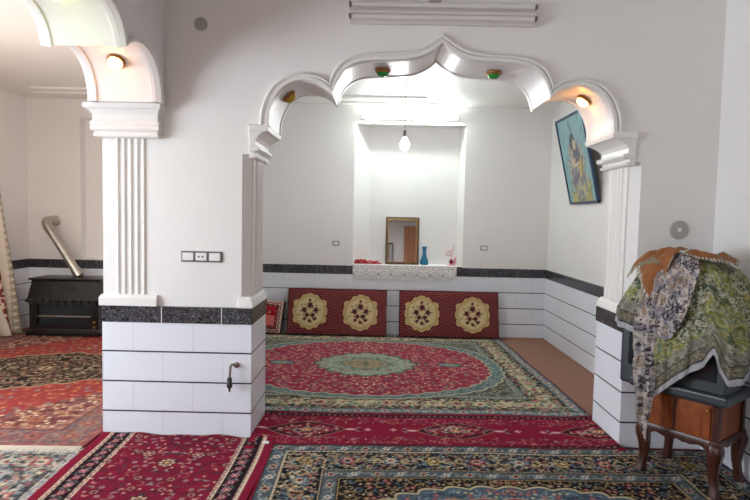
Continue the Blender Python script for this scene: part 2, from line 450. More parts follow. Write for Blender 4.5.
def band(n, x0, y0, x1, y1, nx, ny, lo, step=.4, first=.2, z0=BZ0, z1=BZ1):
    # band along the line (x0,y0)-(x1,y1), facing (nx,ny)
    m = MB(); m.prism([(x0, y0), (x1, y1), (x1 + nx * B, y1 + ny * B), (x0 + nx * B, y0 + ny * B)], z0, z1)
    o = struct(m.build('trim_%d' % n, M['marble'], bevel=.003))
    L = math.hypot(x1 - x0, y1 - y0); ux, uy = (x1 - x0) / L, (y1 - y0) / L; j = MB(); s = first
    while s < L:
        a, b_ = s - .003, s + .003
        j.prism([(x0 + ux * a, y0 + uy * a), (x0 + ux * b_, y0 + uy * b_), (x0 + ux * b_ + nx * (B + .002), y0 + uy * b_ + ny * (B + .002)), (x0 + ux * a + nx * (B + .002), y0 + uy * a + ny * (B + .002))], z0 + .002, z1 - .002); s += step
    if j.v: struct(j.build('trim_%d' % (n + 20), M['grout' if n in (61, 62) else 'grout_dim']))
band(61, PLX, YF0, JL + B, YF0, 0, -1, 0, .4, .40)
band(62, JL, YF0 - 0, JL, YF1 + B, 1, 0, 0, .4, .8)
band(63, JR - B, YF0, XR, YF0, 0, -1, 0, .4, .35)
band(64, JR, YF0, JR, YF1 + B, -1, 0, 0, .4, .8)
band(65, -1.86, YB, NX0, YB, 0, -1, 0, .4, .27); band(66, NX0, YB, NX1, YB, 0, -1, 0, .4, .3, BZ0, BZ1 + .01); band(67, NX1, YB, 2.148, YB, 0, -1, 0, .4, .3)
band(68, RW(4.09), 4.09, 2.148, 7.09, -1, 0, 0, .4, .2)
band(69, XR, -2.6, XR, YF0, -1, 0, 0, .4, .2)
band(70, XL, YB, -1.96, YB, 0, -1, 0, .4, .3); band(71, XL, -2.6, XL, YB, 1, 0, 0, .4, .2)

# ------------------------------------------------------------------ woven patterns, drawn in metres on a canvas
class Canvas:
    def __init__(s, w, h, ppm, base):
        s.w, s.h, s.ppm = w, h, ppm; s.nx, s.ny = int(w * ppm) + 1, int(h * ppm) + 1
        s.x = np.linspace(0, w, s.nx); s.y = np.linspace(0, h, s.ny)
        s.img = np.empty((s.ny, s.nx, 3)); s.img[:] = hx(base); s.sym = 0; s.mask = None
    def _win(s, cx, cy, r):
        k = s.ppm; i0 = max(0, int((cx - r) * k)); i1 = min(s.nx, int((cx + r) * k) + 2); j0 = max(0, int((cy - r) * k)); j1 = min(s.ny, int((cy + r) * k) + 2)
        if i0 >= i1 or j0 >= j1: return None
        return i0, i1, j0, j1
    def _put(s, win, a, col):
        i0, i1, j0, j1 = win
        if s.mask is not None: a = a * s.mask[j0:j1, i0:i1]
        a = a[..., None]; s.img[j0:j1, i0:i1] = s.img[j0:j1, i0:i1] * (1 - a) + hx(col) * a
    def rect(s, x0, x1, y0, y1, col):
        i0, i1 = int(round(x0 * s.ppm)), int(round(x1 * s.ppm)) + 1; j0, j1 = int(round(y0 * s.ppm)), int(round(y1 * s.ppm)) + 1
        s.img[max(j0, 0):j1, max(i0, 0):i1] = hx(col)
    def _one(s, kind, cx, cy, r, col, ang=0, k=1, n=0, d=0):
        R = r * 1.35; w = s._win(cx, cy, R)
        if w is None: return
        X = s.x[w[0]:w[1]][None, :] - cx; Y = s.y[w[2]:w[3]][:, None] - cy
        if kind == 'ell':
            ca, sa = math.cos(ang), math.sin(ang); u = X * ca + Y * sa; v = (-X * sa + Y * ca) / k
            q = np.sqrt(u * u + v * v); s._put(w, np.clip((r - q) * s.ppm * k + .5, 0, 1), col)
        elif kind == 'ros':
            q = np.hypot(X, Y); th = np.arctan2(Y, X); rr = r * (1 - d + d * np.cos(n * (th - ang)))
            s._put(w, np.clip((rr - q) * s.ppm + .5, 0, 1), col)
        elif kind == 'ring':
            q = np.hypot(X, Y); s._put(w, np.clip(k * s.ppm - np.abs(q - r) * s.ppm + .3, 0, 1) * (np.cos(np.arctan2(Y, X) - ang) > d), col)
    def stamp(s, kind, cx, cy, r, col, ang=0, k=1, n=0, d=0):
        s._one(kind, cx, cy, r, col, ang, k, n, d)
        if s.sym >= 1: s._one(kind, s.w - cx, cy, r, col, PI - ang, k, n, d)
        if s.sym >= 2:
            s._one(kind, cx, s.h - cy, r, col, -ang, k, n, d); s._one(kind, s.w - cx, s.h - cy, r, col, PI + ang, k, n, d)
    def flower(s, cx, cy, r, a, b, c_, n=6, ang=0, edge=None):
        if edge: s.stamp('ros', cx, cy, r * 1.2, edge, ang, n=n, d=.14)
        s.stamp('ros', cx, cy, r, a, ang, n=n, d=.18); s.stamp('ros', cx, cy, r * .6, b, ang, n=n, d=.12); s.stamp('ell', cx, cy, r * .28, c_)
    def leaf(s, cx, cy, L, ang, col, k=.35): s.stamp('ell', cx, cy, L, col, ang, k)
    def curl(s, cx, cy, r, ang, col, w=.004): s.stamp('ring', cx, cy, r, col, ang, w, d=-.3)
    def line(s, pts, w, col):
        for (x0, y0), (x1, y1) in zip(pts[:-1], pts[1:]):
            L = math.hypot(x1 - x0, y1 - y0); s.stamp('ell', (x0 + x1) / 2, (y0 + y1) / 2, max(L * .62, w), col, math.atan2(y1 - y0, x1 - x0), min(1, w / max(L * .62, w)))
    def shape(s, f, col):       # f(X, Y) -> signed inside amount in metres
        X, Y = np.meshgrid(s.x, s.y); a = np.clip(f(X, Y) * s.ppm + .5, 0, 1)[..., None]; s.img = s.img * (1 - a) + hx(col) * a
    def band(s, o, w, base, edge, spacing, motif, ew=.006):
        s.rect(o, s.w - o, o, s.h - o, edge) if False else None
        for (a0, a1, b0, b1) in ((o, s.w - o, o, o + w), (o, s.w - o, s.h - o - w, s.h - o), (o, o + w, o, s.h - o), (s.w - o - w, s.w - o, o, s.h - o)):
            s.rect(a0, a1, b0, b1, edge)
        e = ew
        for (a0, a1, b0, b1) in ((o + e, s.w - o - e, o + e, o + w - e), (o + e, s.w - o - e, s.h - o - w + e, s.h - o - e), (o + e, o + w - e, o + e, s.h - o - e), (s.w - o - w + e, s.w - o - e, o + e, s.h - o - e)):
            s.rect(a0, a1, b0, b1, base)
        old = s.sym; s.sym = 0; c_ = o + w / 2
        if w > .15:
            r = random.Random(int(o * 1000) + int(w * 777)); mm = np.zeros((s.ny, s.nx)); I = lambda q: int(q * s.ppm)
            mm[I(o + .01):I(s.h - o - .01), I(o + .01):I(s.w - o - .01)] = 1; mm[I(o + w - .01):I(s.h - o - w + .01), I(o + w - .01):I(s.w - o - w + .01)] = 0; s.mask = mm
            area_ = 2 * w * (s.w + s.h - 2 * o)
            for k in range(int(area_ / .0011)):
                t_ = r.uniform(0, 1); q = r.uniform(0, w)
                if t_ < .5 * s.w / (s.w + s.h) * 2: x, y = r.uniform(o, s.w - o), (o + q if r.random() < .5 else s.h - o - q)
                else: x, y = (o + q if r.random() < .5 else s.w - o - q), r.uniform(o, s.h - o)
                if r.random() < .55: s.leaf(x, y, r.uniform(.009, .018), r.uniform(0, 3.1), r.choice(('#b9ab88', '#8f8a76', '#6f808a', '#a0555c', '#cfc3a0', '#7f8468')), .5)
                else: s.curl(x, y, r.uniform(.009, .017), r.uniform(0, 6), r.choice(('#c2b591', '#9c9379', '#7c8d94', '#b08a5c')), .0035)
            s.mask = None
        nx_ = max(1, round((s.w - 2 * c_) / spacing)); ny_ = max(1, round((s.h - 2 * c_) / spacing))
        for k in range(nx_ + 1):
            x = c_ + (s.w - 2 * c_) * k / nx_
            motif(s, x, c_, 0, k, w); motif(s, x, s.h - c_, 0, k, w)
        for k in range(1, ny_):
            y = c_ + (s.h - 2 * c_) * k / ny_
            motif(s, c_, y, 1, k, w); motif(s, s.w - c_, y, 1, k, w)
        s.sym = old
    def scatter(s, x0, x1, y0, y1, step, seed, kinds, cond=None, size=.98):
        step *= .78
        r = random.Random(seed); nx_ = int((x1 - x0) / step) + 1; ny_ = int((y1 - y0) / step) + 1
        for j in range(ny_):
            for i in range(nx_):
                x = x0 + (i + .5 * (j % 2) + r.uniform(-.22, .22)) * step; y = y0 + (j + r.uniform(-.22, .22)) * step
                if x > x1 or y > y1: continue
                if cond and not cond(x, y): continue
                t = r.choice(kinds); a = r.uniform(0, 2 * PI)
                if t[0] == 'f': s.flower(x, y, t[1] * size, t[2], t[3], t[4], r.choice((5, 6, 8)), a, t[5] if len(t) > 5 else None)
                elif t[0] == 'l':
                    for q in (-1, 1): s.leaf(x + math.cos(a + q * .8) * t[1] * .8 * size, y + math.sin(a + q * .8) * t[1] * .8 * size, t[1] * size, a + q * .9, t[2])
                elif t[0] == 'c': s.curl(x, y, t[1] * size, a, t[2], t[3] if len(t) > 3 else .004)
                elif t[0] == 'd': s.stamp('ell', x, y, t[1] * size, t[2])
def grain(img, seed, amt=.05):
    r = np.random.RandomState(seed); return np.clip(img * (1 + r.uniform(-amt, amt, img.shape[:2]))[..., None], 0, 1)

def grid_mesh(name, P, img, mat, parent=None, thick=None, alpha=None, smooth=True, closed=False):
    """P: (ny,nx,3) points; thick: vector pushed to the back skin to give a real body"""
    ny, nx = P.shape[:2]; n = ny * nx
    idx = np.arange(n).reshape(ny, nx)
    q = np.stack([idx[:-1, :-1], idx[:-1, 1:], idx[1:, 1:], idx[1:, :-1]], -1).reshape(-1, 4)
    V = P.reshape(-1, 3); Cc = img.reshape(-1, 3)
    if thick is not None:
        ring = np.concatenate([idx[0, :], idx[1:, -1], idx[-1, -2::-1], idx[-2:0:-1, 0]])
        low = V[ring] + np.asarray(thick); m = len(ring); base = n + np.arange(m)
        sk = np.stack([ring, base, np.roll(base, -1), np.roll(ring, -1)], -1)
        V = np.concatenate([V, low]); Cc = np.concatenate([Cc, Cc[ring] * .8])
        q = np.concatenate([q, sk]); bottom = base[::-1]
    me = bpy.data.meshes.new(name); me.vertices.add(len(V)); me.vertices.foreach_set('co', V.astype(np.float32).ravel())
    nf = len(q); extra = thick is not None
    loops = q.ravel(); starts = np.arange(nf) * 4; tot = np.full(nf, 4)
    if extra:
        loops = np.concatenate([loops, bottom]); starts = np.append(starts, nf * 4); tot = np.append(tot, len(bottom)); nf += 1
    me.loops.add(len(loops)); me.loops.foreach_set('vertex_index', loops.astype(np.int32))
    me.polygons.add(nf); me.polygons.foreach_set('loop_start', starts.astype(np.int32)); me.polygons.foreach_set('loop_total', tot.astype(np.int32))
    if smooth: me.polygons.foreach_set('use_smooth', np.ones(nf, dtype=bool))
    me.update(calc_edges=True); me.validate()
    at = me.color_attributes.new('weave', 'FLOAT_COLOR', 'POINT')
    rgba = np.ones((len(V), 4), dtype=np.float32); rgba[:, :3] = s2l(Cc)
    if alpha is not None: rgba[:n, 3] = alpha.ravel()
    at.data.foreach_set('color', rgba.ravel())
    return link(name, me, mat, parent)

def lay_rug(name, label, cv, FL, FR, BR, BL, top=.012, bump=None, seed=1, cat='rug', group=None):
    cen = np.array([(FL[0] + FR[0] + BR[0] + BL[0]) / 4, (FL[1] + FR[1] + BR[1] + BL[1]) / 4])
    U, V = np.meshgrid(np.linspace(0, 1, cv.nx), np.linspace(0, 1, cv.ny))
    f = lambda i: (1 - V) * ((1 - U) * FL[i] + U * FR[i]) + V * ((1 - U) * BL[i] + U * BR[i])
    X, Y = f(0), f(1)
    edge = np.sin(Y * 5.1 + seed) * .006 * (U - .5) * 2; edge2 = np.sin(X * 4.3 + seed * 2) * .006
    X = X + edge; Y = Y + edge2 * (V - .5) * 2
    Z = top + .0022 * (np.sin(X * 7 + seed) * np.sin(Y * 6.1 + seed * 1.7)) + .0012 * np.sin(X * 19 + Y * 13)
    if bump: Z = Z + bump(X, Y)
    P = np.stack([X - cen[0], Y - cen[1], Z], -1)
    o = grid_mesh(name, P, grain(cv.img, seed), M['rug'], thick=(0, 0, -.0))
    # drop the skin ring to the floor
    me = o.data; n = cv.nx * cv.ny
    co = np.empty(len(me.vertices) * 3, dtype=np.float32); me.vertices.foreach_get('co', co); co = co.reshape(-1, 3); co[n:, 2] = .0005
    me.vertices.foreach_set('co', co.ravel()); me.update()
    o.location = (cen[0], cen[1], 0)
    return tag(o, label, cat, group)

# motif builders -----------------------------------------------------
def mot_scroll(cols, k=.36):
    def f(s, x, y, side, i, w):
        r = w * k; c0 = cols[i % len(cols)]
        s.flower(x, y, r, c0[0], c0[1], c0[2], 6, i)
        for q in (-1, 1):
            dx, dy = (q * r * 1.7, 0) if side == 0 else (0, q * r * 1.7)
            s.curl(x + dx, y + dy, r * .6, i + q, c0[3], max(.0035, w * .035))
            ox, oy = (0, q * r * .9) if side == 0 else (q * r * .9, 0)
            s.leaf(x + dx * .6 + ox, y + dy * .6 + oy, r * .42, (side * PI / 2) + q * .6, c0[4])
    return f
def mot_tick(a, b):
    def f(s, x, y, side, i, w):
        s.leaf(x, y, w * .36, side * PI / 2 + .7 * (-1) ** i, a if i % 2 else b, .45)
    return f

# --- rug A: large medallion rug of the inner room
def rug_a():
    s = Canvas(3.45, 2.78, 96, '#9a2b40')
    s.band(.012, .10, '#646f72', '#2b333c', .10, mot_scroll([('#c9c2ad', '#a04a55', '#2b3442', '#d8d0bb', '#4b6070'), ('#5a6f80', '#d5ccb4', '#8e3a44', '#c9c4b0', '#34404d')]))
    s.band(.112, .26, '#33312f', '#a79d80', .19, mot_scroll([('#a9a688', '#b9525c', '#2d3035', '#cfc39c', '#7f9482'), ('#8f9d8c', '#cdbf95', '#8b3a42', '#b9b193', '#a8646a'), ('#c7b98f', '#6d8078', '#a84450', '#9aa590', '#d5caa5')], .30))
    s.sym = 2
    s.scatter(.13, 1.75, .13, .36, .055, 5, [('d', .014, '#c2b791'), ('l', .017, '#8a9a86'), ('c', .016, '#d0c5a0'), ('d', .012, '#a8505a'), ('f', .018, '#a99f7c', '#5a3038', '#ddd0aa')])
    s.scatter(.13, .36, .36, 1.4, .055, 6, [('d', .014, '#c2b791'), ('l', .017, '#8a9a86'), ('c', .016, '#d0c5a0'), ('d', .012, '#a8505a'), ('f', .018, '#a99f7c', '#5a3038', '#ddd0aa')])
    s.sym = 0
    s.band(.372, .085, '#5f6969', '#2b3033', .10, mot_scroll([('#c5bd9f', '#6a4048', '#3a4a55', '#cfc7ab', '#9fa88f')], .3))
    # spandrel ground
    s.rect(.457, s.w - .457, .457, s.h - .457, '#4f4f48')
    s.sym = 2
    s.scatter(.47, 1.74, .47, 1.4, .06, 8, [('f', .022, '#b7a97e', '#4a4640', '#a3505a'), ('l', .02, '#929a88'), ('l', .018, '#2c2f2e'), ('c', .02, '#b9b092'), ('d', .011, '#b3a684'), ('c', .02, '#7b8785'), ('l', .018, '#a9a48e')])
    cx, cy = s.w / 2, s.h / 2
    def oval(a, b, p=2.35, sc=.018, nn=44):
        def f(X, Y):
            u, v = (X - cx) / a, (Y - cy) / b; th = np.arctan2(v, u)
            q = (np.abs(u) ** p + np.abs(v) ** p) ** (1 / p); lim = 1 + sc * np.abs(np.sin(th * nn / 2)) - sc * .5
            return (lim - q) * min(a, b)
        return f
    s.shape(oval(1.39, 1.07), '#23282c'); s.shape(oval(1.38, 1.06), '#b5ad90'); s.shape(oval(1.36, 1.04), '#65797a')
    s.mask = np.clip(oval(1.34, 1.02)(*np.meshgrid(s.x, s.y)) * 60, 0, 1)
    s.scatter(.2, 1.75, .2, 1.4, .07, 9, [('c', .02, '#b5b29a'), ('l', .018, '#3a4648'), ('d', .010, '#c4bc9d'), ('l', .018, '#8f9c98'), ('l', .016, '#454f50')])
    s.mask = None
    s.shape(oval(1.25, .965, 2.2, .03), '#b9ae8e'); s.shape(oval(1.235, .95, 2.2, .03), '#8c3348')
    s.mask = np.clip(oval(1.22, .94, 2.2)(*np.meshgrid(s.x, s.y)) * 60, 0, 1)
    s.scatter(.35, 1.75, .35, 1.4, .066, 10, [('f', .022, '#c7b48c', '#8a3444', '#3c4a44'), ('l', .02, '#5c7464'), ('l', .017, '#d2b78f'), ('c', .022, '#d9bf98'), ('c', .02, '#3f4c4a'), ('f', .019, '#71857a', '#d4bd94', '#9a2c40'), ('d', .012, '#e0c9a2'), ('l', .018, '#8a1f34')])
    s.mask = None
    def med(a, b, nn=16, sc=.10):
        def f(X, Y):
            u, v = (X - cx) / a, (Y - cy) / b; th = np.arctan2(v, u); q = (np.abs(u) ** 1.7 + np.abs(v) ** 1.7) ** (1 / 1.7)
            return (1 - sc + sc * np.abs(np.cos(th * nn / 2)) - q) * min(a, b)
        return f
    s.shape(med(.54, .45), '#3f4844'); s.shape(med(.52, .43), '#76897e')
    s.mask = np.clip(med(.51, .42)(*np.meshgrid(s.x, s.y)) * 60, 0, 1)
    s.scatter(1.0, 1.75, .85, 1.4, .052, 12, [('l', .018, '#3d4f4a'), ('c', .018, '#d6cdaa'), ('f', .018, '#cdbf94', '#7a4a4a', '#2f3a38'), ('d', .011, '#b8606a'), ('l', .016, '#b6b492')])
    s.mask = None
    s.shape(med(.26, .20, 12), '#59635c'); s.shape(med(.24, .18, 12), '#948c6c')
    s.mask = np.clip(med(.23, .17, 12)(*np.meshgrid(s.x, s.y)) * 60, 0, 1)
    s.scatter(1.4, 1.75, 1.15, 1.4, .045, 13, [('l', .016, '#54645c'), ('c', .015, '#3a3f3a'), ('f', .016, '#a84c54', '#d6c79c', '#2f3a38')]); s.mask = None
    for dx in (.86,):
        s.stamp('ell', cx - dx, cy, .13, '#2f3c3a', 0, .55); s.stamp('ell', cx - dx, cy, .115, '#64837f', 0, .5); s.flower(cx - dx, cy, .035, '#c9bd95', '#7a3a44', '#2b3434')
    return s
# --- rug B: red runner under the arch
def rug_b():
    s = Canvas(2.46, .68, 130, '#801d34'); s.sym = 0
    for y0, y1, c_ in ((0, .02, '#821a33'), (.045, .09, '#2c2025'), (.60, .645, '#2c2025')): s.rect(0, s.w, y0, y1, c_)
    for k in range(60):
        x = .02 + k * .042
        for y in (.067, .623): s.flower(x, y, .013, ('#b8929a', '#8f3346', '#c7b08c')[k % 3], '#6a1f30', '#d8c3a0')
    for x0 in (.35, 1.40, 2.42):
        y = .345
        s.line([(x0 - .30, y), (x0 + .30, y)], .006, '#241a22')
        for sg in (-1, 1):
            s.leaf(x0 + sg * .31, y, .04, 0, '#c4a6a0', .4); s.leaf(x0 + sg * .36, y + .03, .02, .7, '#7d8a94'); s.leaf(x0 + sg * .36, y - .03, .02, -.7, '#7d8a94')
        dm = lambda a, b: (lambda X, Y: (1 - np.abs((X - x0) / a) ** 1.25 - np.abs((Y - y) / b) ** 1.25) * b * .8)
        s.shape(dm(.28, .155), '#a8806c'); s.shape(dm(.268, .147), '#3a1a24'); s.shape(dm(.21, .115), '#7a1c30'); s.shape(dm(.12, .08), '#3a2730')
        r = random.Random(int(x0 * 100))
        for k in range(170):
            a = r.uniform(0, 2 * PI); q = r.uniform(.05, .98); X = x0 + math.cos(a) * q * .25; Y = y + math.sin(a) * q * .13 * (1 - abs(math.cos(a)) * .5)
            s.leaf(X, Y, r.uniform(.008, .017), r.uniform(0, PI), r.choice(('#c9b08e', '#b5485a', '#7c8a90', '#d8c7a6', '#5a2a38')))
        s.flower(x0, y, .04, '#c79c6c', '#8f3a2c', '#e0cfae')
    r = random.Random(4)
    for x0 in (.87, 1.93):
        for k, dx in enumerate((-.09, .09)):
            s.flower(x0 + dx, .345, .024, '#d0b8b0', '#a83a50', '#e5d8c0', 4)
    for k in range(1100):
        x = r.uniform(.02, 2.44); e = r.choice((-1, 1)); y = .345 + e * r.uniform(.12, .235)
        t = r.random()
        if t < .5: s.curl(x, y, r.uniform(.008, .016), r.uniform(0, 6), r.choice(('#5c1f34', '#7c5a6a', '#c49a80')), .003)
        else: s.leaf(x, y, r.uniform(.006, .014), r.uniform(0, 3), r.choice(('#4a1a2a', '#8a7a86', '#c9a78c', '#6a2438')))
    return s
# --- rug C: navy front rug
def rug_c():
    s = Canvas(2.81, 2.0, 150, '#7d1a2c')
    P1 = [('#b9ad8e', '#8f3a44', '#252a35', '#c9c0a4', '#8aa0ae'), ('#9fb0ba', '#c9bd9c', '#7a2c3a', '#a9b6bd', '#d0c6a8')]
    s.band(.012, .095, '#4b5359', '#1d222c', .135, mot_scroll(P1, .33)); s.band(.105, .014, '#c2b695', '#22242c', .03, mot_tick('#22242c', '#8a3a40'), .002)
    s.band(.119, .23, '#201f26', '#201f26', .27, mot_scroll([('#b08f52', '#3a2a24', '#d3c190', '#b9ae94', '#5a7284'), ('#8d2f42', '#c79a84', '#2a2028', '#a5946f', '#7c8f9c'), ('#6f8796', '#cfc19b', '#6a2836', '#c2a47c', '#a04450')], .24))
    s.sym = 2
    K = [('l', .015, '#b8a883'), ('c', .018, '#b5a98a'), ('c', .015, '#c7ba97'), ('f', .018, '#9d8560', '#4a2a2e', '#d9cba6'), ('l', .015, '#667f90'), ('f', .015, '#8c3a48', '#c9b38e', '#231f25'), ('d', .007, '#cfc4a4'), ('l', .013, '#3f5060')]
    s.scatter(.13, 1.42, .13, .34, .05, 21, K); s.scatter(.13, .34, .34, 1.02, .05, 22, K)
    s.sym = 0
    s.band(.349, .014, '#b7a984', '#22242c', .03, mot_tick('#22242c', '#8a3a40'), .002)
    s.band(.363, .085, '#50585c', '#1d222c', .13, mot_scroll(P1, .32)); s.band(.448, .014, '#a8925e', '#22242c', .03, mot_tick('#22242c', '#6a3a30'), .002)
    s.rect(.462, s.w - .462, .462, s.h - .462, '#211c20'); s.sym = 2
    K2 = [('l', .015, '#a98f5e'), ('c', .019, '#b39a66'), ('c', .016, '#c7b78f'), ('f', .019, '#b59a6a', '#5a2a2c', '#e0d2ac'), ('l', .015, '#58707e'), ('f', .018, '#98303f', '#c9b38e', '#231f25'), ('d', .008, '#cfc4a4')]
    s.scatter(.48, 1.42, .48, 1.02, .05, 23, K2)
    cx, cy = s.w / 2, s.h / 2
    def scal(a, b, nn=34, sc=.035):
        def f(X, Y):
            u, v = (X - cx) / a, (Y - cy) / b; th = np.arctan2(v, u); q = (np.abs(u) ** 2.4 + np.abs(v) ** 2.4) ** (1 / 2.4)
            return (1 - sc + 2 * sc * np.abs(np.sin(th * nn / 2)) - q) * b
        return f
    s.shape(scal(.86, .475), '#1c1a20'); s.shape(scal(.85, .468), '#c9b98f'); s.shape(scal(.835, .452), '#4c5c68')
    s.mask = np.clip(scal(.82, .44)(*np.meshgrid(s.x, s.y)) * 60, 0, 1)
    s.scatter(.5, 1.42, .5, 1.02, .045, 24, [('l', .013, '#2c3a4a'), ('c', .015, '#9fb0ba'), ('f', .016, '#a3273a', '#d3c19a', '#231f25'), ('d', .01, '#c2b695')]); s.mask = None
    s.shape(scal(.70, .34, 26), '#a89c7c'); s.shape(scal(.69, .33, 26), '#8c1f33')
    s.scatter(.75, 1.42, .72, 1.02, .06, 25, [('l', .015, '#c2b695'), ('f', .018, '#5c7386', '#d3c19a', '#231f25'), ('c', .018, '#d0b890')], cond=lambda x, y: ((x - cx) / .66) ** 2 + ((y - cy) / .3) ** 2 < .9)
    return s
# --- rug D: crimson rug by the pier
def rug_d():
    s = Canvas(1.14, 2.2, 150, '#7c1d34')
    full_band = s.band
    def sb(*a):
        keep = s.img.copy(); full_band(*a); o_, w_ = a[0], a[1]
        s.img[:, int((o_ + w_) * s.ppm) + 1:s.nx - int((o_ + w_) * s.ppm) - 1] = keep[:, int((o_ + w_) * s.ppm) + 1:s.nx - int((o_ + w_) * s.ppm) - 1]
    s.band = sb; s.h += .6
    s.band(.06, .028, '#cbb9a4', '#2a1c22', .026, mot_tick('#7a1c30', '#2a1c22'), .003)
    s.band(.088, .10, '#241a20', '#241a20', .085, mot_scroll([('#b58a92', '#8c1f38', '#d9c7ac', '#a9929a', '#5a7a6a'), ('#8c2a44', '#c9a89a', '#3a3036', '#8f7f8a', '#c5b39c')], .3))
    s.band(.188, .028, '#cbb9a4', '#2a1c22', .026, mot_tick('#7a1c30', '#2a1c22'), .003)
    s.h -= .6; s.sym = 2; r = random.Random(3)
    for y in np.arange(.04, 1.12, .12):
        x = .26
        while x < .57:
            s.line([(x - .05, y - .03), (x, y + .02), (x + .05, y - .01), (x + .09, y + .04)], .0035, '#4c2430')
            x += .10
    K = [('f', .026, '#b99a86', '#7c2238', '#3a2a2e', '#32141f'), ('l', .018, '#3f3a3e'), ('c', .024, '#b79d8e', .003), ('l', .016, '#8d8f8c'), ('c', .022, '#4a1c2c', .003), ('f', .02, '#8a6a78', '#c9ad92', '#4a1526'), ('l', .014, '#c4a890'), ('d', .008, '#d8c3a6'), ('c', .026, '#56404a', .0028)]
    s.scatter(.23, .57, .01, 1.1, .066, 31, K, size=.92)
    s.flower(.57, .42, .05, '#c6ab92', '#4a3438', '#c99a70', 8, 0, '#3a1420'); s.flower(.42, .30, .042, '#b5938a', '#6a2438', '#c9b28a', 6, 0, '#3a1420'); s.flower(.57, .86, .055, '#c6ab92', '#4a3438', '#c99a70', 8, 0, '#3a1420')
    return s
# --- rug E: left room red rug
def rug_e():
    s = Canvas(2.56, 3.5, 84, '#98404a')
    s.band(.02, .05, '#b06a60', '#3a2a30', .07, mot_tick('#d5bd98', '#4a5a6a'))
    s.band(.07, .22, '#5c6872', '#3a2a30', .24, mot_scroll([('#a5404c', '#d0b38a', '#2a3038', '#b9b3a2', '#8a5a50'), ('#b98a62', '#8a3a40', '#d9cdb0', '#a8a69a', '#3c4a58')], .33))
    s.sym = 2
    s.scatter(.08, 1.3, .08, .29, .055, 40, [('l', .016, '#c2b497'), ('c', .018, '#a9aeb0'), ('d', .011, '#b34452'), ('f', .018, '#b77a50', '#7a2c34', '#ddd0aa')])
    s.scatter(.08, .29, .3, 1.76, .055, 41, [('l', .016, '#c2b497'), ('c', .018, '#a9aeb0'), ('d', .011, '#b34452'), ('f', .018, '#b77a50', '#7a2c34', '#ddd0aa')])
    s.sym = 0
    s.band(.29, .05, '#b88a70', '#2f242a', .06, mot_tick('#5a2028', '#e0cfae')); s.rect(.34, s.w - .34, .34, s.h - .34, '#93403f')
    s.sym = 2; cx, cy = s.w / 2, s.h / 2
    cor = lambda x, y: (x - .34) / .75 + (y - .34) / .85 < 1
    s.shape(lambda X, Y: (1 - (np.minimum(X, s.w - X) - .34) / .75 - (np.minimum(Y, s.h - Y) - .34) / .85 + .05 * np.sin(X * 40) * np.sin(Y * 37)) * .4 * ((X > .34) & (X < s.w - .34) & (Y > .34) & (Y < s.h - .34)), '#7c4e4c')
    s.scatter(.35, 1.28, .35, 1.2, .06, 42, [('f', .024, '#b97a4a', '#6a2a30', '#ddc9a0'), ('l', .02, '#c9b08a'), ('c', .022, '#7f95a0'), ('l', .02, '#5a3030'), ('d', .014, '#e0d2b4')], cond=cor)
    s.scatter(.4, 1.28, .4, 1.76, .13, 43, [('f', .034, '#b5743e', '#8a2c38', '#dcc69a'), ('l', .026, '#b98a58'), ('c', .034, '#a66a48', .007), ('l', .026, '#7d8a8c'), ('c', .03, '#d0ae86', .006)], cond=lambda x, y: not cor(x, y) and (abs(x - cx) / .75 + abs(y - cy) / .85) > .9)
    dm = lambda a, b: (lambda X, Y: (1 - (np.abs((X - cx) / a) ** 1.35 + np.abs((Y - cy) / b) ** 1.35) ** (1 / 1.35) + .03 * np.cos(np.arctan2(Y - cy, X - cx) * 16)) * b)
    s.shape(dm(.90, .62), '#c9b18a'); s.shape(dm(.88, .60), '#2a2224')
    s.mask = np.clip(dm(.87, .59)(*np.meshgrid(s.x, s.y)) * 60, 0, 1)
    s.scatter(.3, 1.28, 1.1, 1.76, .058, 44, [('f', .022, '#b59a72', '#8a3a40', '#2a2428'), ('l', .02, '#c4b392'), ('c', .022, '#9c8464', .006), ('d', .012, '#d9c9a5'), ('l', .018, '#7a6a58')]); s.mask = None
    s.flower(cx, cy, .09, '#7a6a58', '#c9b18a', '#2a2224', 8)
    for dy in (.78,): s.flower(cx, cy - dy, .07, '#b5743e', '#2a2224', '#dcc69a', 8); s.flower(cx, cy - dy - .14, .04, '#7d8a8c', '#a5404c', '#dcc69a', 6)
    return s
# --- rug F: blue grey rug bottom left
def rug_f():
    s = Canvas(2.45, 2.1, 120, '#8b8986')
    s.band(.01, .10, '#8e9296', '#4a4a50', .12, mot_scroll([('#c9bfa8', '#a06068', '#4a5058', '#d4cab4', '#6f7a84')]))
    s.band(.11, .22, '#4c4e50', '#b9b09c', .2, mot_scroll([('#b0545c', '#cfc2a4', '#3a3c42', '#c2b8a0', '#7f8a90'), ('#9a9f9c', '#b9ad90', '#6a4a4c', '#a9aaa4', '#c7b79a')], .3))
    s.sym = 2
    s.scatter(.11, 1.23, .11, .33, .052, 52, [('l', .016, '#c4baa2'), ('c', .017, '#a3a9ac'), ('d', .01, '#b0545c'), ('l', .014, '#2f3236')]); s.scatter(.11, .33, .33, 1.05, .052, 53, [('l', .016, '#c4baa2'), ('c', .017, '#a3a9ac'), ('d', .01, '#b0545c'), ('l', .014, '#2f3236')])
    s.sym = 0
    s.band(.33, .08, '#8e9296', '#4a4a50', .1, mot_scroll([('#c9bfa8', '#a06068', '#4a5058', '#d4cab4', '#6f7a84')])); s.rect(.41, s.w - .41, .41, s.h - .41, '#77706a'); s.sym = 2
    s.scatter(.42, 1.23, .42, 1.05, .055, 54, [('f', .02, '#b6a988', '#a0505a', '#34363a'), ('l', .018, '#3c3f44'), ('c', .02, '#c9bfa4'), ('l', .017, '#8c979c'), ('d', .012, '#b85a62')])
    return s

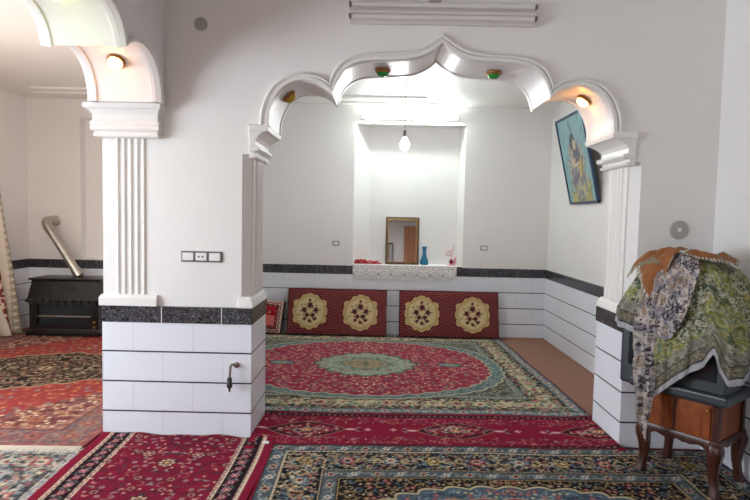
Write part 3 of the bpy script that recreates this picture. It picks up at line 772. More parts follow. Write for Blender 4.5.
def d_bump(X, Y):
    t = np.clip((Y - 3.50) / .12, 0, 1); return t * t * (.004 + .005 * np.sin(X * 11 + 1) + .004 * np.sin(X * 23))
lay_rug('medallion_rug', 'large red rug with green-grey oval medallion in the inner room', rug_a(), (-1.82, 4.09), (1.655, 4.165), (1.53, 7.02), (-1.82, 6.98), seed=1, top=.019)
lay_rug('runner_rug', 'narrow crimson runner with dark lozenges lying under the big arch', rug_b(), (-.832, 3.45), (1.623, 3.53), (1.62, 4.19), (-.832, 4.14), seed=2,
        bump=lambda X, Y: np.clip((X - 1.50) / .12, 0, 1) * .012 + np.clip((-.72 - X) / .1, 0, 1) * .01)
lay_rug('patterned_rug', 'dark navy and beige rug with blue borders in front, under the wooden cabinet', rug_c(), (-.655, 1.5), (2.165, 1.5), (2.165, 3.60), (-.66, 3.535), seed=3, top=.018)
rd = lay_rug('floral_rug', 'crimson floral rug with black and white striped border, pushed against the tiled pier', rug_d(), (-1.71, 1.42), (-.648, 1.42), (-.668, 3.632), (-1.835, 3.636), seed=4, top=.018, bump=d_bump)
re_ = lay_rug('red_rug', 'faded red rug with dark central medallion and white fringe in front of the black heater', rug_e(), (-4.40, 3.34), (-1.845, 3.41), (-1.845, 6.93), (-4.46, 6.93), seed=5)
lay_rug('grey_rug', 'blue-grey and beige rug at the bottom left corner beyond the white fringe', rug_f(), (-4.2, 1.35), (-1.66, 1.35), (-1.76, 3.425), (-4.3, 3.35), seed=6, top=.010)
# fringe of the red rug
fm = MB(); r = random.Random(5); cen = re_.location
k = 0
while k < 640:
    x = -4.40 + k * .00398; y = 3.34 + (x + 4.40) / 2.555 * .07
    L = r.uniform(.045, .075); dx = r.uniform(-.012, .012); wd = .0035
    fm.add([(x - wd - cen.x, y + .01 - cen.y, .015), (x + wd - cen.x, y + .01 - cen.y, .015), (x + wd + dx - cen.x, y - L - cen.y, .0125), (x - wd + dx - cen.x, y - L - cen.y, .0125),
            (x - cen.x, y + .01 - cen.y, .019), (x + dx - cen.x, y - L - cen.y, .0155)], [(0, 1, 2, 3), (0, 4, 5, 3), (1, 2, 5, 4), (3, 2, 5), (0, 1, 4)])
    k += 1
o = fm.build('fringe', M['fringe'], re_); o['kind'] = 'stuff'; o['label'] = 'white knotted fringe'
m = MB(); cD = rd.location
m.box(-.735 - cD.x, -.695 - cD.x, 3.52 - cD.y, 3.545 - cD.y, .020, .028); o = m.build('care_tag', M['label'], rd); o['label'] = 'small white tag'

# ------------------------------------------------------------------ wall lamps, tubes, plates
def arch_lamp(name, label, mat, loc, rot, group):
    t = thing(name, label, 'lamp', loc, rot, group)
    MB().lathe([(.052, 0), (.054, .006), (.050, .016), (.044, .022), (.040, .018), (.040, 0)], n=28).build('rim', M['copper_rim'], t, smooth=True)
    MB().lathe([(.041, .012), (.041, .022), (.037, .034), (.027, .043), (.012, .047), (0, .048)], n=28).build('lamp_glass', M[mat], t, smooth=True)
    return t
G1 = 'small round lamps under the big arch'
def soff(h_, extra=0):
    # main arch soffit height at offset h
    best = min(PIN, key=lambda q: abs(q[0] - h_)); return ZF + best[1]
# h offsets measured from the arch centre; rotation tips the lamp square to the soffit
def lamp_main(h, label, mat):
    hs = [q for q in PIN]; i = min(range(1, len(hs) - 1), key=lambda j: abs(hs[j][0] - h))
    a, b = hs[i - 1], hs[i + 1]; tx, tz = b[0] - a[0], b[1] - a[1]; L = math.hypot(tx, tz); nx_, nz_ = tz / L, -tx / L
    if nz_ > 0: nx_, nz_ = -nx_, -nz_
    ry = math.atan2(nx_, nz_)
    return arch_lamp('arch_lamp', label, mat, (CX + hs[i][0] + nx_ * .004, 3.875, ZF + hs[i][1] + nz_ * .004), (0, ry, 0), G1)
lamp_main(-1.035, 'amber glass lamp low on the left lobe of the big arch', 'gold_glass')
lamp_main(-.37, 'unlit green glass lamp left of the arch peak', 'green_glass')
lamp_main(.40, 'unlit green glass lamp right of the arch peak', 'green_glass')
lamp_main(1.02, 'glowing warm lamp on the right lobe of the big arch above the picture', 'warm_on')
def lamp_side(y, label, mat):
    i = min(range(1, len(PIN) - 1), key=lambda j: abs(CY + PIN[j][0] * SHS - y)); a, b = PIN[i - 1], PIN[i + 1]
    ty, tz = (b[0] - a[0]) * SHS, b[1] - a[1]; L = math.hypot(ty, tz); ny_, nz_ = tz / L, -ty / L
    if nz_ > 0: ny_, nz_ = -ny_, -nz_
    rx = -math.atan2(ny_, nz_)
    return arch_lamp('arch_lamp', label, mat, (-1.63, CY + PIN[i][0] * SHS + ny_ * .004, SZF + PIN[i][1] * .93 + nz_ * .004), (rx, 0, 0), 'small round lamps under the left arch')
lamp_side(3.43, 'glowing orange lamp on the left arch just above its fluted pilaster', 'warm_on')
lamp_side(2.79, 'lime yellow lamp at the top edge on the left arch', 'lime_on')

def batten(name, label, loc, w, lit, tubes, zs):
    t = thing(name, label, 'lamp', loc)
    h = zs[1] - zs[0]
    MB().box(0, w, -.035, 0, zs[0], zs[1]).build('housing', M['metalwhite'], t, bevel=.006)
    if not lit: 
        MB().box(.0, w, -.055, -.035, (zs[0] + zs[1]) / 2 - .012, (zs[0] + zs[1]) / 2 + .012).build('centre_ridge', M['metalwhite'], t, bevel=.004)
    for z in tubes:
        MB().tube([(.02, -.058, z), (w - .02, -.058, z)], .0155, 14).build('tube', M['tube_on' if lit else 'tube_off'], t, smooth=True)
        for x in (.008, w - .008):
            MB().box(x - .007, x + .007, -.072, -.03, z - .012, z + .014).build('tube_holder', M['bronze' if not lit else 'plastic'], t, bevel=.003)
    return t
batten('twin_tube_light', 'unlit twin tube light on the wall above the big arch', (-.228, YF0, 2.815), 1.20, False, (-.035, .04), (-.07, .062))
batten('tube_light', 'glowing tube light on the rear wall above the niche', (-.255, YB, 2.77), 1.21, True, (0,), (-.03, .045))

def plate(name, label, loc, r, hub=False):
    t = thing(name, label, 'wall cover', loc)
    MB().lathe([(r, 0), (r, .006), (r * .93, .011), (0, .013)], axis=(0, -1, 0), n=32).build('cover', M['cover'], t, smooth=True)
    if hub: MB().lathe([(.014, .011), (.014, .018), (0, .02)], axis=(0, -1, 0), n=16).build('hub', M['plastic'], t, smooth=True)
plate('round_wall_cover', 'round grey cover on the wall at upper left above the switches', (-1.19, YF0, 2.73), .043)
plate('round_wall_cover', 'round grey cover at the top edge above the twin tube light', (.325, YF0, 2.912), .040)
plate('round_flue_cover', 'round grey flue cover with pale hub above the draped scarves', (1.965, YF0, 1.462), .062, True)

# switches
t = thing('switch_panel', 'triple switch and socket panel on the white pier', 'light switch', (-1.315, YF0, 1.182))
MB().box(0, .272, -.010, 0, 0, .072).build('frame', M['greyplastic'], t, bevel=.003)
for k, x in enumerate((.010, .098, .188)):
    MB().box(x, x + .074, -.016, -.009, .011, .062).build('rocker' if k != 1 else 'socket', M['plastic'], t, bevel=.003)
m = MB()
for dx in (.12, .145): m.lathe([(.006, 0), (.006, .002), (0, .002)], c=(dx, -.0155, .036), axis=(0, -1, 0), n=12)
m.build('socket_holes', M['rubber'], t)
def outlet(label, x, z):
    t = thing('wall_switch', label, 'light switch', (x, YB, z), group='small switches on the rear wall')
    MB().box(-.043, .043, -.010, 0, -.03, .03).build('frame', M['greyplastic'], t, bevel=.002)
    MB().box(-.031, .031, -.016, -.009, -.021, .021).build('rocker', M['plastic'], t, bevel=.002)
outlet('small square switch on the rear wall left of the niche', -.558, 1.165); outlet('small square switch on the rear wall right of the niche', 1.336, 1.143)

# gas pipe stub on the pier
t = thing('gas_pipe_stub', 'bent gas pipe stub with dark cap on the tiled pier', 'pipe', (-.965, YF0 - T, .335))
pth = [(.028, 0, .165)] + [(.028 - .016 * math.sin(a * PI / 12) - .012 * (a / 6), -.022 - .03 * (a / 6), .165 + .012 * math.sin(a * PI / 6)) for a in range(0, 7)] + [(-.002, -.056, .135), (-.004, -.057, .09)]
MB().tube(pth, .0085, 10).build('pipe', M['bronze'], t, smooth=True)
MB().lathe([(.02, 0), (.02, .005), (.012, .009), (.009, .01)], c=(.028, 0, .165), axis=(0, -1, 0), n=18).build('wall_flange', M['bronze'], t, smooth=True)
MB().lathe([(.012, .095), (.016, .085), (.016, .062), (.019, .058), (.019, .036), (.014, .026), (.007, .020), (.006, .0), (0, -.001)], c=(-.004, -.057, 0), n=16).build('cap', M['rubber'], t, smooth=True)

# hanging bulb
t = thing('hanging_bulb', 'bare glowing bulb hanging on a thin cord in the inner room', 'lamp', (.226, 5.5, ZC))
MB().lathe([(.03, 0), (.028, -.012), (.012, -.02), (.006, -.055), (.004, -.06)], n=18).build('ceiling_hook', M['bronze'], t, smooth=True)
MB().tube([(0, 0, -.04), (.002, 0, -.3), (0, 0, -.57)], .0028, 6).build('cord', M['cord'], t)
MB().lathe([(.004, -.555), (.015, -.565), (.018, -.60), (.018, -.625), (.014, -.63)], n=18).build('socket', M['bulb_base'], t, smooth=True)
MB().lathe([(.014, -.628), (.018, -.64), (.034, -.665), (.042, -.69), (.042, -.71), (.034, -.735), (.018, -.75), (0, -.753)], n=24).build('bulb', M['bulb_on'], t, smooth=True)

# ------------------------------------------------------------------ picture on the right wall
PW, PH = .80, .935
def picture():
    t = thing('framed_picture', 'tall blue-framed picture of a robed figure leaning out from the right wall', 'picture')
    ang = math.asin(.205 / PH)
    base = Vector((RW(5.87) - .012, 5.875, 1.70)); t.location = base
    # local x runs towards the camera (-Y world), local z up the picture
    ex = Vector((0, -1, 0)); ez = Vector((-math.sin(ang), 0, math.cos(ang))); en = ex.cross(ez) * -1   # outwards from the wall
    en = Vector((-math.cos(ang), 0, -math.sin(ang)))
    mat = Matrix((ex, ez, en)).transposed().to_4x4()
    fr = MB()
    for a, b, c_, d in ((-.40, .40, 0, .022), (-.40, .40, PH - .022, PH), (-.40, -.378, 0, PH), (.378, .40, 0, PH)):
        fr.add(*_boxvf(a, b, c_, d, 0, .028))
    fr.tf(mat).build('frame', M['blueframe'], t, bevel=.002)
    bk = MB(); bk.add(*_boxvf(-.385, .385, .012, PH - .012, 0.002, .014)); bk.tf(mat).build('backboard', M['darkwood'], t)
    s = Canvas(.76, .89, 150, '#8aa9aa'); r = random.Random(9)
    for k in range(260):
        s.leaf(r.uniform(0, .76), r.uniform(0, .89), r.uniform(.02, .07), 1.1 + r.uniform(-.35, .35), r.choice(('#85b4ba', '#6b98a4', '#9cc4c4', '#5f8c9a', '#8cb0ae')), .12)
    for k in range(150):
        s.leaf(r.uniform(.1, .66), r.uniform(0, .22), r.uniform(.015, .05), r.uniform(-.5, 3), r.choice(('#b7a25c', '#9c9464', '#c4b070', '#7f8a6a')), .35)
    s.stamp('ell', .38, .30, .30, '#7b7b7c', 1.45, .62)
    for k in range(420):
        a = r.uniform(0, 6.28); q = math.sqrt(r.random()); x = .38 + math.cos(a) * q * .25; y = .34 + math.sin(a) * q * .32
        s.leaf(x, y, r.uniform(.012, .045), r.uniform(.4, 2.4), r.choice(('#8e8876', '#b9ae96', '#84858c', '#9a8c92', '#b3aa80', '#75808a', '#c9bd92', '#9aa0a0')), .28)
    s.stamp('ell', .40, .52, .14, '#6a6a72', 1.9, .7); s.stamp('ell', .36, .62, .105, '#5a5a60', 1.35, .72); s.stamp('ell', .40, .60, .055, '#c2b09a', 1.6, .75)
    s.line([(.36, .70), (.37, .76), (.33, .81), (.36, .85)], .012, '#50555c')
    s.stamp('ell', .31, .42, .07, '#b9a78c', .6, .5); s.stamp('ell', .50, .36, .10, '#c9ae5e', 1.3, .45); s.stamp('ell', .30, .24, .12, '#7a7080', .4, .4)
    s.line([(.34, .56), (.27, .46), (.33, .38), (.45, .41)], .014, '#cdbd9f'); s.line([(.46, .56), (.54, .44), (.50, .30), (.56, .14)], .012, '#5d6470')
    U, V = np.meshgrid(s.x - .38, s.y + .022)
    P = np.stack([U, V, np.full_like(U, .0165)], -1); R = np.array(mat.to_3x3()); P = P @ R.T
    o = grid_mesh('print', P, s.img, M['paint'], t)
def _boxvf(a, b, c_, d, e, f):
    m = MB(); m.box(a, b, c_, d, e, f); return m.v, m.f
picture()

# ------------------------------------------------------------------ cushions along the rear wall
def cushion_canvas():
    s = Canvas(1.22, .55, 150, '#5c0f20')
    for j in range(27):
        for i in range(38):
            s.stamp('ell', .014 + i * .033 + (j % 2) * .0165, .012 + j * .0205, .0056, '#c9a08a')
    for cx in (.275, .90):
        cy = .27
        def lobed(R, n1=12, d=.06, ky=.98):
            def f(X, Y):
                u, v = X - cx, (Y - cy) / ky; th = np.arctan2(v, u); q = np.hypot(u, v)
                tm = np.arccos(np.clip(np.abs(np.cos(th)), 0, 1)); lim = R * (1 - d + 1.6 * d * np.abs(np.cos(n1 * th / 2)) ** .7 + .07 * np.exp(-((tm - .55) / .14) ** 2) - .09 * np.exp(-((tm - .95) / .13) ** 2) - .03 * np.exp(-(tm / .1) ** 2))
                return lim - q
            return f
        s.shape(lobed(.225), '#5c0f1c'); s.shape(lobed(.215), '#c0a878'); s.shape(lobed(.165, 8, .05), '#cdb98e')
        r = random.Random(2)
        for k in range(30):
            a = k * 2 * PI / 30; s.curl(cx + math.cos(a) * .178, cy + math.sin(a) * .175, .014, a, '#a08a58', .004)
        for dx, dy, q in ((0, .07, .034), (-.072, .015, .03), (.072, .015, .03), (-.035, -.045, .026), (.035, -.045, .026), (0, .135, .016), (-.062, -.09, .02), (.062, -.09, .02), (0, -.115, .02)):
            s.flower(cx + dx, cy + dy, q * 1.2, '#40121f', '#7c2a3c', '#2a1018', 5, 1)
        for k in range(26):
            a = k * 2.4; q = .04 + .004 * k; s.leaf(cx + math.cos(a) * q, cy + math.sin(a) * q, .013, a, '#3c3024', .4)
    return s
CUS = cushion_canvas()
def cushion_mesh(parent, cv, w, h, t):
    # front face carries the pattern, softly pillowed, standing in the local x-z plane facing -y
    U, V = np.meshgrid(np.linspace(0, 1, cv.nx), np.linspace(0, 1, cv.ny))
    pil = (1 - (2 * U - 1) ** 10) * (1 - (2 * V - 1) ** 8)
    P = np.stack([(U - .5) * w * (1 + .006 * np.sin(V * 9)), -t + .022 * (1 - pil) - .0, V * h + .003 * np.sin(U * 7)], -1)
    o = grid_mesh('cover', P, grain(cv.img, 3, .08), M['velvet'], parent, thick=(0, t - .02, 0))
    me = o.data; n = cv.nx * cv.ny; co = np.empty(len(me.vertices) * 3, dtype=np.float32); me.vertices.foreach_get('co', co); co = co.reshape(-1, 3); co[n:, 1] = 0; me.vertices.foreach_set('co', co.ravel()); me.update()
    return o
TILT = math.radians(-13)
G2 = 'tall patterned floor cushions leaning on the rear wall'
t = thing('floor_cushion', 'left maroon floor cushion with two gold medallions below the niche', 'cushion', (-.515, 6.905, .018), (TILT, 0, math.radians(-.5)), G2)
cushion_mesh(t, CUS, 1.235, .575, .10)
m = MB(); m.tube([(-.62, -.1 + .02, .004), (-.62, -.08, .571), (.62, -.08, .571), (.62, -.08, .004), (-.62, -.08, .004)], .006, 8); m.build('piping', simple('dark_maroon_piping', '#3f0c16', .8), t, smooth=True)
dup(t, (.885, 6.905, .018), (TILT, 0, math.radians(.6)), 'right maroon floor cushion with two gold medallions below the vase', G2)
sc_ = Canvas(.33, .41, 150, '#9c1e30')
sc_.band(.006, .05, '#c9b3a4', '#4a1420', .03, mot_tick('#8c1f30', '#5a3a3c'), .004); sc_.band(.056, .03, '#5c1422', '#2a1418', .03, mot_tick('#d9b9a4', '#b5485a'), .003)
sc_.rect(.09, .24, .09, .32, '#b81c30')
for j in range(9):
    for i in range(7): sc_.stamp('ell', .10 + i * .021 + (j % 2) * .01, .10 + j * .014, .006, '#d9b79a')
sc_.sym = 1; sc_.leaf(.12, .26, .03, 1, '#5c1422'); sc_.flower(.165, .26, .03, '#7c1f2e', '#c9a58a', '#3a1018')
t = thing('small_cushion', 'small red cushion with pale border in the corner behind the pier', 'cushion', (-1.375, 6.93, .018), (math.radians(-15), math.radians(3), math.radians(-8)))
cushion_mesh(t, sc_, .33, .41, .10)

# ------------------------------------------------------------------ things on the niche sill
def lace_cloth():
    w, d, hgt = 1.325, .17, .185; res = 260
    nx, ny = int(w * res), int((d + hgt) * res)
    U, V = np.meshgrid(np.linspace(0, 1, nx), np.linspace(0, d + hgt, ny))      # V grows from the back of the sill to the hem
    X = U * w
    hang = np.clip(V - d, 0, None)
    sc1 = np.abs(np.sin(X * PI / .165)); hem = .150 + .045 * sc1 ** .6
    Yl = np.where(V < d, d - V, -.001) - .052 * np.clip((V - d + .02) / .02, 0, 1) - .006 * np.sin(X * 23) * np.clip(hang * 8, 0, 1)
    Zl = np.where(V < d, .003, .003 - hang * hem / hgt)
    P = np.stack([X, Yl, Zl], -1)
    hh = hang / hgt
    a = np.ones_like(X)
    cell = (np.abs(np.sin(X * PI / .022)) * np.abs(np.sin(V * PI / .022)))
    fans = np.sin(np.hypot((X % .082) - .041, (hang - .055)) * 420)
    holes = (cell > .55) & (V > d + .012) & (fans > -.35)
    a[holes] = .0
    lower = hh > .72
    a[lower & (np.abs(np.sin(X * PI / .012)) > .6) & (hh < .93)] = 0
    img = np.empty(P.shape); img[:] = hx('#f0eeec')
    o = grid_mesh('lace_runner', P, img, M['lace'], alpha=a, smooth=True)
    o.location = (NX0 + .004, YB + .012, NZ0)
    sol = o.modifiers.new('body', 'SOLIDIFY'); sol.thickness = .0015
    return tag(o, 'white lace runner hanging over the niche sill', 'tablecloth')
lace_cloth()
ZS = NZ0 + .0055
t = thing('mirror', 'rectangular brown-framed mirror standing on the niche sill', 'mirror', (.293, YB + .045, ZS), (math.radians(-5), 0, 0))
m = MB(); W2, HH, FW_ = .216, .612, .03
for a, b, c_, d in ((-W2, W2, 0, FW_), (-W2, W2, HH - FW_, HH), (-W2, -W2 + FW_, 0, HH), (W2 - FW_, W2, 0, HH)): m.box(a, b, -.012, .014, c_, d)
m.build('frame', M['framewood'], t, bevel=.005)
m = MB()
for a, b, c_, d in ((-W2 + .026, W2 - .026, .026, .034), (-W2 + .026, W2 - .026, HH - .034, HH - .026), (-W2 + .026, -W2 + .034, .026, HH - .026), (W2 - .034, W2 - .026, .026, HH - .026)): m.box(a, b, -.015, 0, c_, d)
m.build('gilt_slip', M['brass'], t)
MB().box(-W2 + .03, W2 - .03, -.003, .006, .03, HH - .03).build('mirror_glass', M['mirror'], t)
t = thing('glass_vase', 'blue glass vase standing right of the mirror', 'vase', (.582, YB + .07, ZS))
MB().lathe([(.045, 0), (.052, .004), (.055, .03), (.05, .06), (.036, .095), (.026, .13), (.024, .17), (.028, .205), (.036, .235), (.033, .236), (.024, .2), (.02, .17), (.022, .13), (.032, .095), (.045, .06), (.048, .03), (.04, .012), (0, .010)], n=28).build('body', M['blueglass'], t, smooth=True)
m = MB()
for k in range(5): m.tube([(0.004 * math.cos(k * 1.3), .004 * math.sin(k * 1.3), .012), (.012 * math.cos(k * 1.3), .012 * math.sin(k * 1.3), .12), (.018 * math.cos(k * 1.3), .018 * math.sin(k * 1.3), .23)], .004, 6)
m.build('glass_twist', M['blueglass'], t, smooth=True)
t = thing('pink_ornament', 'pink flower ornament on a crimson foot at the right end of the sill', 'ornament', (.93, YB + .07, ZS))
MB().lathe([(.055, 0), (.055, .008), (.03, .014), (.012, .02), (0, .021)], n=22).build('foot', M['pink'], t, smooth=True)
MB().lathe([(.012, .018), (.026, .03), (.03, .05), (.018, .07), (.008, .08), (0, .08)], n=18).build('cup', M['crimson'], t, smooth=True)
MB().tube([(0, 0, .07), (.012, 0, .15), (.03, 0, .26)], .006, 8).build('stem', M['pink'], t, smooth=True)
m = MB()
for k in range(7):
    a = k * 2 * PI / 7; m.lathe([(.004, -.004), (.02, .006), (.022, .016), (.01, .03), (0, .031)], c=(-.03 + .026 * math.cos(a), -.01, .165 + .026 * math.sin(a)), axis=(.3 * math.cos(a), -1, .3 * math.sin(a)), n=10)
m.build('flower_head', M['palepink'], t, smooth=True)
m = MB()
for k, (x, z) in enumerate(((.05, .06), (.045, .02))): m.lathe([(.004, 0), (.02, .008), (.022, .04), (.008, .055), (0, .056)], c=(x, 0, z), n=12)
m.build('buds', M['pink'], t, smooth=True)
# folded red cloth
def folded_cloth():
    t = thing('folded_red_cloth', 'folded red cloth lying at the left end of the niche sill', 'cloth', (-.15, YB + .075, ZS))
    for k, (dx, dy, w_, d_, z0, h_) in enumerate(((0, 0, .36, .12, 0, .017), (-.012, .004, .32, .115, .018, .015), (-.09, 0, .15, .11, .034, .014))):
        nx, ny = 40, 14; U, V = np.meshgrid(np.linspace(0, 1, nx), np.linspace(0, 1, ny))
        m = MB(); rings = []
        for i in range(nx):
            u = i / (nx - 1); wv = .004 * math.sin(u * 19 + k * 2); ring = []
            for j in range(16):
                a = 2 * PI * j / 16; q = abs(math.cos(a)) ** .35 * (1 if math.cos(a) > 0 else -1); s_ = abs(math.sin(a)) ** .6 * (1 if math.sin(a) > 0 else -1)
                e = min(1, math.sin(PI * min(max(u, .012), .988)) * 6) ** .5
                ring.append((dx + (u - .5) * w_, dy + q * d_ / 2 * (.9 + .1 * e), z0 + h_ / 2 + (s_ * h_ / 2) * e + wv * (z0 > 0 or s_ > 0) + .004 * (z0 > 0)))
            rings.append(ring)
        m.loft(rings); m.build('fold', M['red_cloth'], t, smooth=True)
folded_cloth()

# ------------------------------------------------------------------ gas heater and flue in the left room
HX0, HX1, HY0, HY1 = -4.16, -3.33, 6.52, 6.93
t = thing('gas_heater', 'black cast gas heater standing against the left room wall', 'heater', ((HX0 + HX1) / 2, (HY0 + HY1) / 2, .0165))
hw = (HX1 - HX0) / 2; hd = (HY1 - HY0) / 2
MB().box(-hw + .02, hw - .02, -hd + .06, hd, .07, .40).build('back_body', M['blackmatte'], t, bevel=.005)
m = MB(); m.boxloft([(0, -hw - .025, hw + .025, -hd - .03, hd), (.05, -hw - .025, hw + .025, -hd - .03, hd), (.062, -hw - .005, hw + .005, -hd - .01, hd), (.085, -hw, hw, -hd, hd)]); m.build('plinth', M['black'], t, bevel=.006)
for sg in (-1, 1):
    m = MB(); x0, x1 = sorted((sg * hw, sg * (hw - .09))); m.box(x0, x1, -hd, -hd + .07, .08, .42); m.build('side_post', M['black'], t, bevel=.008)
MB().box(-hw + .08, hw - .08, -hd + .005, -hd + .03, .08, .13).build('lower_rail', M['black'], t, bevel=.004)
MB().box(-hw + .10, hw - .10, -hd - .0, -hd + .05, .225, .237).build('grate_bar', M['steel'], t, bevel=.002)
MB().box(-hw + .085, hw - .085, -hd + .04, -hd + .046, .12, .41).build('window_glass', M['screen'], t)
m = MB(); m.boxloft([(.40, -hw - .02, hw + .02, -hd - .03, hd), (.42, -hw - .03, hw + .03, -hd - .045, hd), (.435, -hw - .01, hw + .01, -hd - .02, hd), (.62, -hw, hw, -hd + .05, hd), (.655, -hw, hw, -hd + .06, hd)]); m.build('hood', M['black'], t, bevel=.004)
MB().boxloft([(.655, -hw - .015, hw + .015, -hd + .03, hd), (.675, -hw - .02, hw + .02, -hd + .02, hd), (.682, -hw - .01, hw + .01, -hd + .03, hd)]).build('top_plate', M['black'], t, bevel=.003)
m = MB()
for k in range(9):
    x = -hw + .05 + k * (2 * hw - .1) / 8
    m.lathe([(.042, 0), (.04, .012), (.02, .02), (0, .022)], c=(x, -hd - .02, .405), axis=(0, -1, 0), n=14)
m.build('scalloped_apron', M['blackmatte'], t, smooth=True)
for k in range(3):
    a = PI * (k + .5) / 3; MB().lathe([(.03, -.01), (.026, .012), (.012, .018), (0, .02)], c=(.13 * math.cos(a), -hd + .03, .54 + .03 * math.sin(a)), axis=(0, -1, .2), n=12).build('relief_ornament', M['blackmatte'], t, smooth=True)
for z in (.11, .17): MB().lathe([(.014, 0), (.014, .02), (.01, .025), (0, .026)], c=(hw - .045, -hd, z), axis=(0, -1, 0), n=14).build('knob', M['brass'], t, smooth=True)
t = thing('flue_pipe', 'silver flue pipe slanting from the heater up into the wall', 'pipe', (-3.70, 6.80, .705))
A = Vector((0, 0, .0)); Bp = Vector((-.41, .04, .60))
dr = (Bp - A).normalized()
MB().tube([A, A + dr * .10], .058, 20).build('collar', M['steel'], t, smooth=True)
MB().tube([A + dr * .06, A + dr * .42, Bp - dr * .02], .05, 20).build('pipe', M['steel'], t, smooth=True)
pts = [Bp - dr * .06, Bp]; 
for k in range(1, 8):
    q = k / 7; pts.append(Bp + dr * .09 * math.sin(q * PI / 2) + Vector((0, 1, 0)) * .10 * (1 - math.cos(q * PI / 2)))
pts.append(Vector((pts[-1].x, .30 - .002, pts[-1].z)))
MB().tube(pts, .056, 20).build('elbow', M['steel'], t, smooth=True)
MB().lathe([(.066, 0), (.066, .006), (.056, .014)], c=(pts[-1].x, .299, pts[-1].z), axis=(0, -1, 0), n=26).build('wall_collar', M['steel'], t, smooth=True)

# ------------------------------------------------------------------ curtain on the left wall
def vnoise(X, Y, seed):
    r = np.random.RandomState(seed); T_ = r.rand(64, 64); xi = np.floor(X).astype(int); yi = np.floor(Y).astype(int); fx = X - xi; fy = Y - yi
    fx = fx * fx * (3 - 2 * fx); fy = fy * fy * (3 - 2 * fy)
    g = lambda a, b: T_[b % 64, a % 64]
    return (g(xi, yi) * (1 - fx) + g(xi + 1, yi) * fx) * (1 - fy) + (g(xi, yi + 1) * (1 - fx) + g(xi + 1, yi + 1) * fx) * fy
def fbm(X, Y, seed, o=4):
    s = 0; a = .5
    for k in range(o): s = s + a * vnoise(X * 2 ** k, Y * 2 ** k, seed + k); a *= .5
    return s / (1 - .5 ** o)
def curtain():
    nu, nv = 150, 330; U, V = np.meshgrid(np.linspace(0, 1, nu), np.linspace(0, 1, nv))       # V up
    z = .016 + V * 2.6
    yr = 6.70 - .32 * V ** .8 + .02 * np.sin(V * 7); wd = .62 + .45 * V
    Y = yr - (1 - U) * wd; X = -4.42 + .045 * np.sin(U * 22 + V * 1.5) * (.5 + .5 * (1 - V)) + .05 * (1 - V) * U
    m_ = (1 - U) * wd
    img = np.empty(U.shape + (3,)); img[:] = hx('#ded6c6')
    dia = (np.abs(((m_ - .06) / .06)) + np.abs(((z % .085) - .0425) / .0425)) < 1
    img[dia] = hx('#a39a86'); img[(m_ > .095) & (m_ < .105)] = hx('#b3a995')
    cen2 = .10 + .12 * V * 2; red = (np.abs(m_ - (.16 + V * .55)) < .055) & (z < 1.15)
    rr = fbm(m_ * 40, z * 30, 3); img[red] = hx('#8a3a3a'); img[red & (rr > .55)] = hx('#d9c9b4'); img[red & (rr < .38)] = hx('#5a4038')
    olv = (np.abs(m_ - (.20 + V * .4)) < .02) & (z > .9); img[olv] = hx('#8f8a70')
    P = np.stack([X + 4.42, Y - 6.2, z - .016], -1)
    o = grid_mesh('door_curtain', P, img, M['curtain']); o.location = (-4.42, 6.2, .016)
    s_ = o.modifiers.new('body', 'SOLIDIFY'); s_.thickness = .004
    tag(o, 'cream curtain with a patterned edge at the far left', 'curtain')
curtain()

# ------------------------------------------------------------------ cabinet, television and scarves in the right corner
CA = math.atan2(-.789, .614); CC = Vector((1.862, 3.228, .0185))
t = thing('wooden_cabinet', 'small varnished wooden cabinet on curved legs in the right corner', 'cabinet', CC, (0, 0, CA))
cw, cd = .215, .182
MB().box(-cw + .012, cw - .012, -cd + .012, cd, .285, .50).build('body', M['wood'], t, bevel=.003)
for sx, sy in ((-1, -1), (1, -1), (-1, 1), (1, 1)):
    rings = []
    for z, q, dx in ((.285, .030, 0), (.26, .036, -.006), (.225, .036, -.004), (.17, .029, .003), (.11, .023, .004), (.055, .021, -.003), (.02, .026, -.010), (0, .028, -.012)):
        x, y = sx * (cw - .02 - dx), sy * (cd - .02 - dx * .6)
        rings.append([(x + q * a, y + q * b, z) for a, b in ((-1, -.6), (-.6, -1), (.6, -1), (1, -.6), (1, .6), (.6, 1), (-.6, 1), (-1, .6))])
    MB().loft(rings).build('leg', M['darkwood'], t, smooth=True)
    MB().boxloft([(.265, sx * (cw - .018) - .024, sx * (cw - .018) + .024, sy * (cd - .018) - .024, sy * (cd - .018) + .024), (.30, sx * (cw - .018) - .026, sx * (cw - .018) + .026, sy * (cd - .018) - .026, sy * (cd - .018) + .026), (.31, sx * (cw - .018) - .018, sx * (cw - .018) + .018, sy * (cd - .018) - .018, sy * (cd - .018) + .018), (.49, sx * (cw - .018) - .018, sx * (cw - .018) + .018, sy * (cd - .018) - .018, sy * (cd - .018) + .018), (.515, sx * (cw - .018) - .024, sx * (cw - .018) + .024, sy * (cd - .018) - .024, sy * (cd - .018) + .024)]).build('corner_post', M['darkwood'], t, bevel=.003)
def apron(L, fixed, axis):
    m = MB(); n_ = 25; top = .30; ring1 = []
    for i in range(n_):
        u = -1 + 2 * i / (n_ - 1); zb = .262 - .028 * abs(u) ** 2.5 + .010 * math.cos(u * PI * 3) - (.012 if abs(u) < .18 else 0)
        a = u * L
        r_ = [(a, fixed - .011, zb), (a, fixed + .011, zb), (a, fixed + .013, top - .02), (a, fixed + .008, top), (a, fixed - .008, top), (a, fixed - .013, top - .02)]
        ring1.append([(p_[0], p_[1], p_[2]) if axis == 'x' else (p_[1], p_[0], p_[2]) for p_ in r_])
    m.loft(ring1); return m
apron(cw - .03, -cd + .01, 'x').build('front_apron', M['darkwood'], t, smooth=True)
apron(cd - .03, cw - .01, 'y').build('side_apron', M['darkwood'], t, smooth=True)
apron(cd - .03, -cw + .01, 'y').build('side_apron', M['darkwood'], t, smooth=True)
